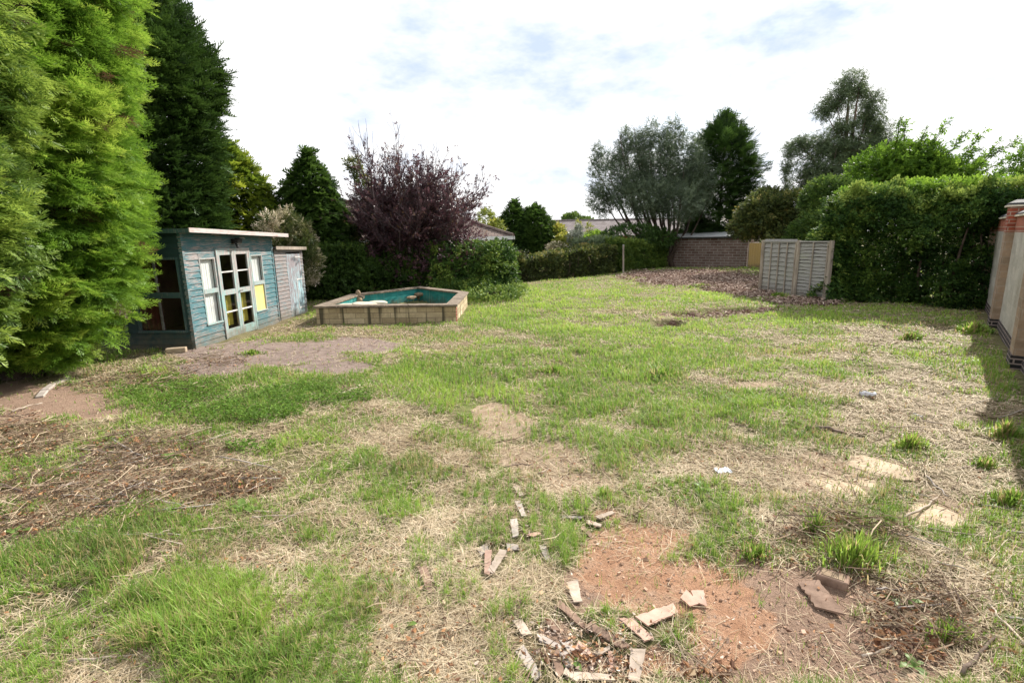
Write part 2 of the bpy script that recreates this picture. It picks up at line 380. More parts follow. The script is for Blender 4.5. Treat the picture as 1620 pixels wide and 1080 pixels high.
M['white'] = simple_mat('white_paint', (0.7, 0.7, 0.7), (0.8, 0.8, 0.8), 10, 0.5, 0.05)
M['frag1'] = simple_mat('pale_splintered_wood', (0.33, 0.26, 0.20), (0.60, 0.50, 0.41), 12, 0.85, 0.5)
M['frag2'] = simple_mat('brown_rotten_wood', (0.16, 0.1, 0.07), (0.34, 0.23, 0.17), 12, 0.9, 0.6)
M['frag3'] = simple_mat('grey_weathered_wood', (0.28, 0.24, 0.21), (0.5, 0.44, 0.39), 12, 0.9, 0.5)
M['frag4'] = simple_mat('pink_broken_tile', (0.36, 0.22, 0.165), (0.54, 0.37, 0.29), 12, 0.85, 0.4)
M['paper'] = simple_mat('white_litter', (0.62, 0.62, 0.66), (0.8, 0.8, 0.82), 8, 0.6, 0.2)
M['plastic'] = simple_mat('pale_blue_plastic', (0.45, 0.5, 0.58), (0.7, 0.75, 0.8), 8, 0.3, 0.3, spec=0.6)
M['slab'] = simple_mat('sandy_slab', (0.36, 0.27, 0.18), (0.58, 0.47, 0.34), 5, 0.95, 0.5)
M['log'] = simple_mat('log_bark', (0.1, 0.07, 0.05), (0.28, 0.21, 0.17), 20, 0.95, 0.7)

# ------------------------------------------------------------------ ground layout (bare soil, straw, grass)
ORANGE = [(1010, 865, 100, 50), (1070, 925, 140, 66), (1150, 1010, 90, 60), (960, 900, 60, 45), (1030, 1050, 60, 30), (960, 815, 30, 12)]
SOIL = [(1220, 950, 160, 70), (1310, 1035, 220, 72), (1160, 1060, 190, 60), (1400, 1070, 120, 40), (930, 930, 50, 50), (100, 640, 120, 34), (30, 640, 60, 36), (880, 1000, 60, 40),
        (930, 1050, 90, 40), (1180, 890, 60, 30)]
PALE = [(800, 675, 60, 30), (845, 722, 80, 30), (890, 765, 80, 20), (780, 650, 30, 12), (1385, 738, 66, 20), (1325, 768, 60, 18), (1478, 812, 66, 28), (1290, 735, 70, 24), (1190, 612, 40, 8)]
PAVED = [(440, 562, 160, 26), (570, 548, 90, 14), (350, 582, 70, 14), (520, 582, 90, 12), (310, 560, 40, 14)]
MULCH = [(1100, 440, 115, 15), (1150, 451, 60, 12), (1270, 478, 70, 6), (1030, 435, 50, 7), (1190, 464, 40, 7)]
DITCH = [(1165, 493, 70, 6), (1110, 499, 50, 6), (1060, 512, 30, 5)]
STRAW = [(1450, 635, 130, 60), (1370, 700, 190, 36), (1500, 760, 110, 60), (1160, 740, 160, 50), (690, 730, 140, 42), (640, 700, 110, 28), (1290, 560, 130, 16),
         (1120, 600, 90, 16), (720, 1010, 190, 75), (880, 760, 120, 40), (1080, 820, 110, 30), (620, 960, 110, 40), (1400, 540, 130, 14), (1250, 880, 120, 30),
         (1540, 900, 110, 60), (1500, 1000, 140, 70), (1330, 620, 110, 22), (480, 520, 120, 18), (640, 530, 120, 12), (700, 550, 60, 14), (1280, 780, 150, 50), (140, 590, 90, 22), (280, 560, 60, 18),
         (1420, 520, 120, 10), (1000, 495, 90, 6), (960, 770, 110, 26), (350, 880, 170, 22), (600, 640, 60, 16), (220, 1040, 60, 34)]
DEBRIS = [(110, 770, 160, 62), (250, 715, 190, 34), (50, 700, 90, 44), (330, 760, 120, 26), (30, 830, 70, 40), (280, 615, 60, 10), (240, 600, 70, 12), (160, 610, 60, 16), (1310, 850, 110, 26), (1465, 990, 90, 50), (350, 575, 60, 12), (1110, 1070, 60, 16), (910, 1045, 80, 26)]
LUSH = [(860, 470, 150, 22), (780, 500, 110, 18), (700, 610, 130, 40), (1000, 655, 150, 50), (1010, 580, 160, 36), (430, 960, 320, 70), (260, 1010, 160, 60), (820, 560, 80, 20), (1060, 560, 60, 24), (900, 520, 120, 18),
        (640, 790, 150, 22), (860, 800, 110, 18), (980, 745, 90, 24), (1180, 640, 90, 26), (1170, 800, 70, 20), (1300, 585, 90, 14), (1270, 505, 130, 10), (1100, 470, 70, 10), (560, 850, 140, 36), (1000, 520, 150, 12)]
COVER = [(330, 625, 150, 24), (480, 630, 110, 22), (400, 660, 120, 16), (400, 712, 60, 14), (270, 640, 80, 18), (560, 628, 50, 14)]
LONG = [(330, 1030, 220, 80), (240, 960, 110, 36), (120, 900, 150, 40)]

def zone(L, u, v, nn, soft=0.3):
    m = np.full(np.shape(u), -9.0)
    for (a, b, ra, rb) in L:
        m = np.maximum(m, 1 - np.sqrt(((u - a) / ra) ** 2 + ((v - b) / rb) ** 2))
    return sstep(-soft * 0.3, soft, m + nn)

def znoise(x, y, ns=0.5):
    return (fbm(x * 1.3 + 5, y * 1.3 + 9, 0, 3) - 0.5) * 2.4 * ns + (fbm(x * 5 + 1, y * 5 + 7, 0, 3) - 0.5) * 1.6 * ns

def zones(x, y):
    x = np.asarray(x, float); y = np.asarray(y, float)
    u, v = px_of(x, np.maximum(y, 0.6)); nn = znoise(x, y)
    d = {}
    for k, L in dict(orange=ORANGE, soil=SOIL, pale=PALE, paved=PAVED, mulch=MULCH, ditch=DITCH, straw=STRAW, debris=DEBRIS, lush=LUSH, cover=COVER, long=LONG).items():
        d[k] = zone(L, u, v, nn * {'paved': 0.5, 'orange': 0.7, 'mulch': 0.6}.get(k, 1.0), {'lush': 0.6, 'straw': 0.6, 'debris': 0.5, 'orange': 0.45, 'soil': 0.45, 'long': 0.6}.get(k, 0.3))
    d['bare'] = np.maximum.reduce([d['orange'], d['soil'], d['pale'] * 0.9, d['paved'], d['mulch']])
    return d

def gz(x, y):
    x = np.asarray(x, float); y = np.asarray(y, float)
    h = (fbm(x * 0.55 + 3, y * 0.55 + 1, 0, 3) - 0.5) * 0.12 + (fbm(x * 2.6, y * 2.6, 0, 3) - 0.5) * 0.05 + (fbm(x * 11, y * 11, 0, 2) - 0.5) * 0.018
    far = np.clip((np.hypot(x, y) - 45) / 60, 0, 1)
    u, v = px_of(x, np.maximum(y, 0.6))
    dz = zone(DITCH, u, v, 0.0)
    flat = zone(PAVED + ORANGE + SOIL, u, v, 0.0)
    return h * (1 - far) * (1 - 0.75 * flat) - 0.16 * dz

def axis_grid(lo, hi, step, far):
    a = list(np.arange(lo, hi, step)); s = step; p = lo
    left = []
    while p > -far: s *= 1.25; p -= s; left.append(p)
    s = step; p = a[-1]; right = []
    while p < far: s *= 1.25; p += s; right.append(p)
    return np.array(left[::-1] + a + right)

gx = axis_grid(-8, 13, 0.05, 420); gy = axis_grid(1.2, 15, 0.05, 420)
X, Y = np.meshgrid(gx, gy)
Zg = gz(X, Y)
zn = zones(X.ravel(), Y.ravel())
nx, ny = len(gx), len(gy)
ii = np.arange(nx * ny).reshape(ny, nx)
Q = np.stack([ii[:-1, :-1].ravel(), ii[:-1, 1:].ravel(), ii[1:, 1:].ravel(), ii[1:, :-1].ravel()], -1)

def ground_mat():
    m, nt, out = new_mat("ground_soil")
    pos = coords(nt, "pos")
    edge = noise(nt, pos, 16, 6, 0.75)
    def att(n):
        a = nt.nodes.new("ShaderNodeAttribute"); a.attribute_name = n
        if n == "g_green": return a.outputs["Fac"]
        q = nt.nodes.new("ShaderNodeMath"); q.operation = 'MULTIPLY_ADD'; q.inputs[1].default_value = 1.6
        nt.links.new(edge, q.inputs[0]); q.inputs[2].default_value = -0.8
        q2 = nt.nodes.new("ShaderNodeMath"); q2.operation = 'ADD'; nt.links.new(a.outputs["Fac"], q2.inputs[0]); nt.links.new(q.outputs[0], q2.inputs[1])
        return ramp(nt, q2.outputs[0], [(0.35, 0.0), (0.65, 1.0)])
    fine = noise(nt, pos, 60, 8, 0.75); mid = noise(nt, pos, 7, 5, 0.65); big = noise(nt, pos, 1.1, 4)
    thatch = ramp(nt, fine, [(0.3, (0.10, 0.075, 0.04)), (0.5, (0.22, 0.18, 0.10)), (0.7, (0.42, 0.35, 0.21))])
    gr = ramp(nt, mid, [(0.35, (0.13, 0.17, 0.045)), (0.65, (0.24, 0.26, 0.09))])
    c = mixc(nt, att("g_green"), thatch, gr)
    sfine = ramp(nt, fine, [(0.25, (0.27, 0.17, 0.12)), (0.55, (0.44, 0.30, 0.22)), (0.8, (0.56, 0.41, 0.32))])
    c = mixc(nt, att("g_soil"), c, sfine)
    orf = ramp(nt, mid, [(0.3, (0.48, 0.26, 0.155)), (0.5, (0.60, 0.345, 0.215)), (0.75, (0.63, 0.44, 0.315))])
    orf = mixc(nt, 1.0, orf, ramp(nt, fine, [(0.3, 0.75), (0.6, 1.05)]), 'MULTIPLY')
    c = mixc(nt, att("g_orange"), c, orf)
    pal = ramp(nt, mid, [(0.3, (0.40, 0.28, 0.18)), (0.7, (0.60, 0.47, 0.34))])
    pal = mixc(nt, 1.0, pal, ramp(nt, fine, [(0.3, 0.8), (0.6, 1.05)]), 'MULTIPLY')
    c = mixc(nt, att("g_pale"), c, pal)
    pav = ramp(nt, mid, [(0.3, (0.26, 0.19, 0.16)), (0.7, (0.46, 0.36, 0.31))])
    c = mixc(nt, att("g_paved"), c, mixc(nt, 1.0, pav, ramp(nt, fine, [(0.3, 0.7), (0.6, 1.05)]), 'MULTIPLY'))
    mul = ramp(nt, fine, [(0.3, (0.08, 0.045, 0.035)), (0.7, (0.26, 0.15, 0.12))])
    c = mixc(nt, att("g_mulch"), c, mul)
    c = mixc(nt, 1.0, c, ramp(nt, big, [(0.3, 0.85), (0.7, 1.08)]), 'MULTIPLY')
    h = nt.nodes.new("ShaderNodeMath"); h.operation = 'ADD'; nt.links.new(fine, h.inputs[0]); nt.links.new(mid, h.inputs[1])
    finish(nt, out, c, 0.95, h.outputs[0], 1.0, 0.05, 0.15)
    return m

dens_green = np.clip(0.45 + 0.5 * zn['lush'] - 0.4 * zn['straw'] - 0.3 * zn['debris'] + 1.2 * (fbm(X.ravel() * 0.9, Y.ravel() * 0.9, 2, 4) - 0.5), 0, 1)
ground = mesh_np("ground", np.stack([X.ravel(), Y.ravel(), Zg.ravel()], -1), Q, ground_mat(), smooth=True,
                 attrs=dict(g_green=dens_green, g_soil=zn['soil'], g_orange=zn['orange'], g_pale=zn['pale'], g_paved=zn['paved'], g_mulch=np.maximum(zn['mulch'], zn['ditch'] * 0.8)))
tag(ground, kind="structure")

# ------------------------------------------------------------------ broken boards (photo position of both ends, width, look)
GB = "pieces of broken board on the ground"
SH = [((816, 771), (825, 785), .05, 1, "whitish broken board scrap furthest from the camera on the sandy path end"), ((819, 796), (829, 822), .055, 3, "pale grey board piece in line with the furthest scrap, deep in grass"),
      ((813, 829), (816, 857), .06, 3, "grey brown board piece pointing away above the small square scrap"), ((802, 871), (821, 873), .075, 3, "small square grey scrap below the upright board piece"),
      ((838, 857), (854, 851), .05, 4, "small pinkish square chip right of the upright board pieces"), ((890, 819), (922, 822), .035, 3, "thin pale board sliver lying crosswise left of the orange soil top"),
      ((945, 824), (970, 815), .05, 1, "light broken board with dark end at the top of the orange soil"), ((930, 830), (951, 836), .05, 1, "pale rounded board piece below the crosswise sliver"),
      ((921, 838), (935, 853), .04, 2, "brown narrow splinter at the upper left of the orange soil"), ((858, 871), (867, 895), .05, 3, "dark grey board piece standing out alone in grass left of orange soil"),
      ((773, 880), (771, 921), .05, 4, "tan board forming the left arm of the vee of boards"), ((797, 880), (776, 918), .06, 1, "white board forming the right arm of the vee of boards"),
      ((758, 880), (772, 870), .08, 3, "greyish board chip above the vee of boards"), ((905, 925), (914, 958), .075, 1, "pale greenish board half buried at the left of the orange soil"),
      ((819, 994), (834, 1013), .06, 1, "pale bluish square piece left of the broken wood heap"), ((883, 962), (932, 1004), .05, 2, "dark rotten board, upper half of the long broken one"),
      ((930, 998), (990, 1034), .055, 2, "long brown rotten board, lower half of the long broken one"), ((1014, 996), (1069, 970), .095, 4, "largest light tan board on the orange soil"),
      ((990, 989), (1027, 1022), .08, 4, "reddish brown board tucked under the largest light tan board"), ((1081, 945), (1099, 963), .085, 4, "left half of the split pink tile on the orange soil"),
      ((1103, 940), (1109, 962), .08, 4, "right half of the split pink tile on the orange soil"), ((1009, 1034), (1003, 1085), .075, 1, "long pinkish white board running off the bottom edge"),
      ((876, 1034), (888, 1074), .05, 2, "brown board piece upright in the middle of the broken wood heap"), ((888, 1036), (902, 1060), .055, 3, "grey splinter beside the upright brown board piece"),
      ((822, 1034), (852, 1080), .06, 3, "grey pink long board at the left bottom of the wood heap"), ((913, 1026), (931, 1042), .06, 4, "orange brown block in the wood heap"),
      ((943, 1041), (965, 1031), .03, 1, "pale small splinter right of the orange brown block"), ((965, 1036), (968, 1066), .025, 4, "thin tan splinter hanging below the pale small one"),
      ((893, 1066), (915, 1081), .04, 1, "white splinter touching the bottom edge in the wood heap"), ((908, 1074), (970, 1079), .04, 1, "long pale slat along the bottom edge of the photo"),
      ((854, 1012), (888, 1030), .04, 3, "grey slat crossing above the wood heap"), ((893, 1020), (906, 1038), .05, 3, "short grey piece between slat and orange brown block"),
      ((866, 987), (881, 1003), .04, 2, "short brown splinter left of the long rotten board"), ((668, 905), (684, 945), .06, 2, "dull board sunk in the grass well left of the vee of boards"),
      ((1372, 688), (1330, 684), .03, 2, "thin brown slat right of the log")]

SEG = [(G(*q[0]), G(*q[1]), q[2]) for q in SH] + [(G(1278, 925), G(1312, 972), 0.12), (G(1306, 915), G(1330, 930), 0.1), (G(1365, 620), G(1380, 634), 0.1), (G(1130, 750), G(1156, 750), 0.1)]
def clear(x, y):
    """thin out what would grow or lie over the boards"""
    k = np.ones(len(x))
    near = np.where((x * x + y * y) < 60)[0]; xs, ys = x[near], y[near]; kk = np.ones(len(near))
    for a, b, w in SEG:
        d = (b - a)[:2]; L2 = d @ d + 1e-9; t_ = np.clip(((xs - a[0]) * d[0] + (ys - a[1]) * d[1]) / L2, 0, 1)
        dd = np.hypot(xs - a[0] - t_ * d[0], ys - a[1] - t_ * d[1] + 0.03); kk = np.minimum(kk, np.where(dd < w * 0.5 + 0.035, 0.07, 1.0))
    k[near] = kk; return k

# ------------------------------------------------------------------ grass and litter
def tocam(n, rmin, rmax, amax=52):
    r = np.exp(RNG.uniform(math.log(rmin), math.log(rmax), n)); th = np.radians(RNG.uniform(-amax, amax, n))
    x, y = r * np.sin(th), r * np.cos(th)
    return x, y

def outside(x, y):
    """true where nothing built stands on the ground"""
    ok = np.ones(len(x), bool)
    ok &= ~((x < -1.25) & (x > -5.0) & (y > 12.6) & (y < 17.2 - 0.6 * np.abs(x + 3.15)))   # pond
    ok &= ~((x < -5.85) & (y > 10.15) & (y < 15.1))
    s = (x - 7.57) * 0.775 - (y - 7.52) * 0.632          # beyond the brick wall
    ok &= ~(s > -0.02)
    return ok

def blades(name, x, y, L, Wd, lean, tint, mat, flat=False, zup=0.0):
    n = len(x)
    z = gz(x, y) - 0.004 + zup
    az = RNG.uniform(0, 2 * PI, n)
    side = np.stack([-np.sin(az), np.cos(az), np.zeros(n)], -1)
    out_ = np.stack([np.cos(az), np.sin(az), np.zeros(n)], -1)
    base = np.stack([x, y, z], -1)
    if flat:
        th0 = RNG.uniform(-0.05, 0.28, n); th1 = th0 - RNG.uniform(0.1, 0.5, n)
        base[:, 2] += RNG.uniform(0.002, 0.03, n)
    else:
        th0 = PI / 2 - lean * 0.45; th1 = PI / 2 - lean * 1.35
    mid = base + (L * 0.5)[:, None] * (np.cos(th0)[:, None] * out_ + np.sin(th0)[:, None] * np.array([0, 0, 1]))
    tip = mid + (L * 0.5)[:, None] * (np.cos(th1)[:, None] * out_ + np.sin(th1)[:, None] * np.array([0, 0, 1]))
    tip[:, 2] = np.maximum(tip[:, 2], base[:, 2] * 0 + z + 0.004)
    w = (Wd * 0.5)[:, None] * side
    V = np.stack([base - w, base + w, mid + w * 0.85, mid - w * 0.85, tip], 1).reshape(-1, 3)
    i0 = np.arange(n)[:, None] * 5
    q = i0 + np.array([0, 1, 2, 3]); t = i0 + np.array([3, 2, 4])
    return mesh_np(name, V, q, mat, tri=t, attrs=dict(tint=np.repeat(tint, 5)), origin=(0, 4, 0))

def gpatch(x, y):
    z_ = zones(x, y)
    n1 = fbm(x * 0.9, y * 0.9, 2, 4); n2 = fbm(x * 3.3 + 4, y * 3.3, 5, 3)
    d = 0.57 + 0.28 * z_['lush'] + 0.3 * z_['cover'] + 0.25 * z_['long'] - 0.34 * z_['straw'] - 0.42 * z_['debris'] + 1.9 * (n1 - 0.5) + 3.3 * (n2 - 0.5)
    d = np.clip(d, 0.04, 1) * (1 - 0.97 * z_['bare']) * (1 - 0.7 * z_['ditch'])
    return d, z_

x, y = tocam(900000, 1.25, 34)
d, z_ = gpatch(x, y)
keep = (RNG.random(len(x)) < d * 0.9 * clear(x, y)) & outside(x, y)
x, y, d = x[keep], y[keep], d[keep]; z_ = {k: a[keep] for k, a in z_.items()}
# pull blades together into small tufts
cell = 0.09
jx = (np.floor(x / cell) + 0.5 + (vnoise(np.floor(x / cell) * 7.1, np.floor(y / cell) * 3.3) - 0.5)) * cell
jy = (np.floor(y / cell) + 0.5 + (vnoise(np.floor(x / cell) * 2.9, np.floor(y / cell) * 8.7) - 0.5)) * cell
pull = RNG.uniform(0, 0.75, len(x)); x = x + (jx - x) * pull; y = y + (jy - y) * pull
r = np.hypot(x, y)
tall = fbm(x * 1.7 + 8, y * 1.7, 1, 3)
L = (0.035 + 0.07 * RNG.random(len(x))) * (0.55 + 1.1 * tall) * (1 + 0.5 * z_['long'] + 0.25 * z_['lush']) * (0.7 + 0.4 * d)
Wd = np.maximum(0.0032 + 0.002 * z_['long'], 0.0011 * r) * RNG.uniform(0.7, 1.3, len(x))
lean = np.clip(RNG.normal(0.65, 0.35, len(x)), 0.05, 1.5)
tn = np.clip(0.2 + 0.75 * fbm(x * 1.2 + 2, y * 1.2 + 6, 0, 3) + RNG.normal(0, 0.16, len(x)) + 0.18 * np.clip((r - 6) / 10, 0, 1) + 0.10 * z_['lush'] - 0.12 * z_['straw'], 0, 1)
dry = RNG.random(len(x)) < (0.13 + 0.25 * z_['straw'] + 0.12 * z_['long'])
tn = tn - 0.14 * z_['long']
tn = np.where(dry, RNG.uniform(0, 0.14, len(x)), np.maximum(tn, 0.2))
tag(blades("grass", x, y, L, Wd, lean, tn, M['grass']), "patchy short green grass growing across the garden plot", "grass", kind="stuff")

x, y = tocam(620000, 1.25, 30)
d, z_ = gpatch(x, y)
ds = np.clip(0.62 + 0.45 * z_['straw'] + 0.35 * z_['debris'] - 0.35 * z_['lush'] + 1.6 * (fbm(x * 1.5 + 40, y * 1.5, 0, 3) - 0.5), 0.05, 1) * (1 - 0.93 * np.maximum(z_['orange'], z_['paved'])) * (1 - 0.95 * z_['soil']) * (1 - 0.8 * z_['pale']) * (1 - z_['mulch'])
keep = (RNG.random(len(x)) < ds * 0.8 * clear(x, y)) & outside(x, y)
x, y = x[keep], y[keep]; r = np.hypot(x, y)
L = RNG.uniform(0.05, 0.2, len(x)); Wd = np.maximum(0.0024, 0.0009 * r) * RNG.uniform(0.6, 1.4, len(x))
tn = np.clip(0.55 * fbm(x * 2, y * 2 + 30, 0, 3) + RNG.normal(0.34, 0.2, len(x)) - 0.3 * z_['debris'][keep], 0, 1)
tag(blades("dry_grass", x, y, L, Wd, None, tn, M['straw'], flat=True), "flattened straw coloured cut grass lying over the plot", "dry grass", kind="stuff")

# dead leaves and crumbs
def chips(name, x, y, s, mat, tint, label, cat, zmax=0.02, tilt=0.5):
    n = len(x); z = gz(x, y) + RNG.uniform(0.002, zmax, n)
    a = RNG.uniform(0, 2 * PI, n)
    nrm = np.stack([RNG.normal(0, tilt, n), RNG.normal(0, tilt, n), np.ones(n)], -1); nrm /= np.linalg.norm(nrm, axis=1)[:, None]
    d1 = np.stack([np.cos(a), np.sin(a), np.zeros(n)], -1); d1 -= (d1 * nrm).sum(1)[:, None] * nrm
    d2 = np.cross(nrm, d1)
    c = np.stack([x, y, z + s * tilt * 0.4], -1)
    l = s[:, None] * d1; w = (s * RNG.uniform(0.3, 0.8, n))[:, None] * d2
    cup = nrm * (s * RNG.uniform(0, 0.35, n))[:, None]
    V = np.stack([c - l + cup, c - w, c + l * 1.1 + cup, c + w * RNG.uniform(0.6, 1, n)[:, None]], 1).reshape(-1, 3)
    q = np.arange(n)[:, None] * 4 + np.array([0, 1, 2, 3])
    return tag(mesh_np(name, V, q, mat, attrs=dict(tint=np.repeat(tint, 4)), origin=(0, 5, 0)), label, cat, kind="stuff")

x, y = tocam(240000, 1.25, 30); z_ = zones(x, y)
dd = np.clip(1.2 * z_['debris'] + 0.10 * z_['straw'] + 0.04 + 0.5 * np.clip(fbm(x * 2.3, y * 2.3 + 77, 0, 3) - 0.58, 0, 1) * 4 + 0.3 * z_['ditch'] + 0.3 * z_['paved'] * (fbm(x * 1.2, y * 1.2) > 0.5), 0, 1) * (1 - 0.75 * z_['orange'])
keep = (RNG.random(len(x)) < dd * 0.55) & outside(x, y); x, y = x[keep], y[keep]; r = np.hypot(x, y)
chips("dead_leaves", x, y, np.maximum(RNG.uniform(0.006, 0.02, len(x)) * (1 + 0.5 * z_['debris'][keep]), 0.0012 * r), M['deadleaf'], RNG.random(len(x)), "brown dead leaves and crumbs strewn over the plot", "dead leaves", 0.04, 0.7)

x, y = tocam(260000, 14, 34, 45); z_ = zones(x, y)
keep = (RNG.random(len(x)) < np.clip(z_['mulch'] + 0.25 * z_['ditch'], 0, 1)) & outside(x, y); x, y = x[keep], y[keep]
chips("bark_mulch", x, y, RNG.uniform(0.015, 0.07, len(x)), M['mulch'], np.clip(RNG.beta(1.2, 2.2, len(x)), 0, 1), "purple brown wood chip mulch in front of the brick shed", "mulch", 0.1, 0.6)

# low ground cover: little leaves on the left
x, y = tocam(420000, 3.5, 10, 50); z_ = zones(x, y)
keep = (RNG.random(len(x)) < z_['cover'] * np.clip(3.6 * fbm(x * 3, y * 3, 4, 3) - 0.9, 0, 1)) & outside(x, y); x, y = x[keep], y[keep]
cc = chips("ground_cover", x, y, RNG.uniform(0.011, 0.024, len(x)), M['clover'], np.clip(RNG.normal(0.5, 0.25, len(x)), 0, 1), "bright green leafy ground cover in front of the blue summer house", "ground cover", 0.11, 0.6)

# fine dead twigs
x, y = tocam(110000, 1.25, 26); z_ = zones(x, y)
dd = np.clip(z_['debris'] * 1.3 + 0.12 * z_['straw'] + 0.015 + 0.25 * z_['ditch'] + 0.12 * z_['mulch'] + 0.03 * z_['soil'], 0, 1.3) * (1 - 0.85 * z_['orange']) * (1 - 0.7 * z_['soil'])
keep = (RNG.random(len(x)) < dd * 0.5 * clear(x, y)) & outside(x, y); x, y = x[keep], y[keep]; n = len(x)
L = np.minimum(RNG.exponential(0.10, n) + 0.04, 0.5); r = np.hypot(x, y)
a = RNG.uniform(0, 2 * PI, n); tl = RNG.normal(0.06, 0.16, n)
D = np.stack([np.cos(a) * np.cos(tl), np.sin(a) * np.cos(tl), np.sin(tl)], -1)
S = np.stack([-np.sin(a), np.cos(a), np.zeros(n)], -1); w = np.maximum(RNG.uniform(0.0015, 0.005, n), 0.0006 * r)
deb = z_['debris'][keep]; c = np.stack([x, y, gz(x, y) + RNG.uniform(0.01, 0.05, n) + RNG.random(n) ** 2 * 0.12 * deb], -1)
mid = c + D * (L * 0.5)[:, None] + S * (RNG.normal(0, 0.06, n) * L)[:, None] + np.array([0, 0, 1]) * (RNG.normal(0, 0.05, n) * L)[:, None]
e = c + D * L[:, None]
V = []
for P, k in ((c, 1.0), (mid, 0.8), (e, 0.35)):
    V += [P + S * (w * k)[:, None], P - S * (w * k * 0.5)[:, None] + np.array([0, 0, 1]) * (w * k * 0.9)[:, None], P - S * (w * k * 0.5)[:, None] - np.array([0, 0, 1]) * (w * k * 0.9)[:, None]]
V = np.stack(V, 1).reshape(-1, 3); i0 = np.arange(n)[:, None] * 9
q = np.concatenate([i0 + np.array(t) for t in ([0, 1, 4, 3], [1, 2, 5, 4], [2, 0, 3, 5], [3, 4, 7, 6], [4, 5, 8, 7], [5, 3, 6, 8])])
tag(mesh_np("dead_twigs", V, q, M['twig'], attrs=dict(tint=np.repeat(RNG.random(n), 9)), origin=(0, 5, 0)), "dry brown twigs and stalks littering the ground", "twigs", kind="stuff")

# ------------------------------------------------------------------ built things
def frame_of(P, Qp):
    P = np.array([P[0], P[1], 0.0]); Qp = np.array([Qp[0], Qp[1], 0.0])
    d = (Qp - P); L = np.linalg.norm(d); d /= L
    return P, d, np.array([d[1], -d[0], 0.0]), L      # origin, along, outward (to the right of travel), length
UP = np.array([0, 0, 1.0])

class Fr:
    """boxes in a wall frame: s along, o outwards, z up"""
    def __init__(s, P, Qp): s.P, s.d, s.n, s.L = frame_of(P, Qp)
    def p(s, a, o, z): return s.P + s.d * a + s.n * o + UP * z
    def box(s, m, a0, a1, o0, o1, z0, z1): m.box(s.p(a0, o0, z0), s.d * (a1 - a0), s.n * (o1 - o0), UP * (z1 - z0))

def boards(fr, m, a0, a1, z0, z1, h, holes, off=0.0, thick=0.018, lap=0.017):
    z = z0; k = 0
    while z < z1 - 0.01:
        zt = min(z + h, z1)
        cuts = [(a0, a1)]
        for (h0, h1, b0, b1) in holes:
            if zt > b0 + 0.01 and z < b1 - 0.01:
                nc = []
                for (c0, c1) in cuts:
                    if h1 <= c0 or h0 >= c1: nc.append((c0, c1)); continue
                    if h0 > c0: nc.append((c0, h0))
                    if h1 < c1: nc.append((h1, c1))
                cuts = nc
        for (c0, c1) in cuts:
            if c1 - c0 < 0.01: continue
            j = RNG.normal(0, 0.0015)
            b = [fr.p(c0, off - thick, z + 0.001), fr.p(c1, off - thick, z + 0.001), fr.p(c1, off + lap + j, z + 0.001), fr.p(c0, off + lap + j, z + 0.001)]
            t = [fr.p(c0, off - thick, zt), fr.p(c1, off - thick, zt), fr.p(c1, off + j, zt), fr.p(c0, off + j, zt)]
            n = len(m.v); m.v += [tuple(q) for q in b + t]
            m.f += [[n + i for i in g] for g in ([0, 1, 2, 3], [7, 6, 5, 4], [4, 5, 1, 0], [5, 6, 2, 1], [6, 7, 3, 2], [7, 4, 0, 3])]
        for (h0, h1, b0, b1) in holes:       # strips of board left above and below an opening
            for (q0, q1) in ((z, b0), (b1, zt)):
                if q0 >= z - 1e-6 and q1 <= zt + 1e-6 and q1 - q0 > 0.004 and zt > b0 + 0.01 and z < b1 - 0.01:
                    m.box(fr.p(max(h0, a0), off - thick, q0), fr.d * (min(h1, a1) - max(h0, a0)), fr.n * (thick + lap * 0.5), UP * (q1 - q0))
        z = zt; k += 1

def curtain(name, fr, a0, a1, o, z0, z1, mat, parent, amp=0.005, waves=7):
    n = int(waves * 8); V = []
    for i in range(n + 1):
        a = a0 + (a1 - a0) * i / n
        oo = o + amp * math.sin(i / 8 * 2 * PI + 0.6 * math.sin(i * 0.13)) + amp * 0.4 * math.sin(i * 0.37)
        V += [fr.p(a + 0.01 * math.sin(i * 0.3), oo, z0), fr.p(a, oo * 0.9 + o * 0.1, z1)]
    q = [[2 * i, 2 * i + 2, 2 * i + 3, 2 * i + 1] for i in range(n)]
    return mesh_np(name, np.array(V), q, mat, parent, smooth=True)

# --- blue summer house
fs = Fr((-6.35, 10.06), (-6.12, 13.37)); FL = 3.31; DEP = 2.3
house = thing("summer_house", (-7.3, 11.7, 0), "peeling teal blue wooden summer house with glazed double doors and flat roof", "summer house")
HOLES = [(0.44, 0.95, 0.41, 1.78), (0.98, 2.25, 0.0, 1.91), (2.28, 2.78, 0.42, 1.78)]
m = MB(); boards(fs, m, 0.05, FL - 0.04, -0.02, 2.3, 0.118, HOLES); m.build("front_wall", M['teal'], house)
sfr = Fr(fs.p(0, -DEP, 0), fs.p(0, 0, 0))      # side wall facing the camera
m = MB(); boards(sfr, m, 0.0, DEP - 0.03, -0.02, 2.3, 0.118, [(DEP - 1.12, DEP - 0.1, 0.35, 1.82), (0.08, 0.95, 0.35, 1.82)]); m.build("side_wall", M['tealshade'], house)
m = MB(); fs.box(m, 0.0, FL, -DEP, -DEP + 0.03, 0, 2.2); fs.box(m, FL - 0.03, FL, -DEP + 0.03, -0.03, 0, 2.2); m.build("back_wall", M['rawwood'], house)
m = MB(); fs.box(m, 0.03, FL - 0.03, -DEP + 0.03, -0.03, 0.0, 0.06); m.build("floor", M['rawwood'], house)
m = MB(); fs.box(m, -0.012, 0.05, -0.05, 0.022, -0.05, 2.29); m.build("corner_post", M['teal'], house)
m = MB(); fs.box(m, FL - 0.04, FL + 0.012, -0.05, 0.022, 0, 2.26); m.build("corner_post", M['teal'], house)
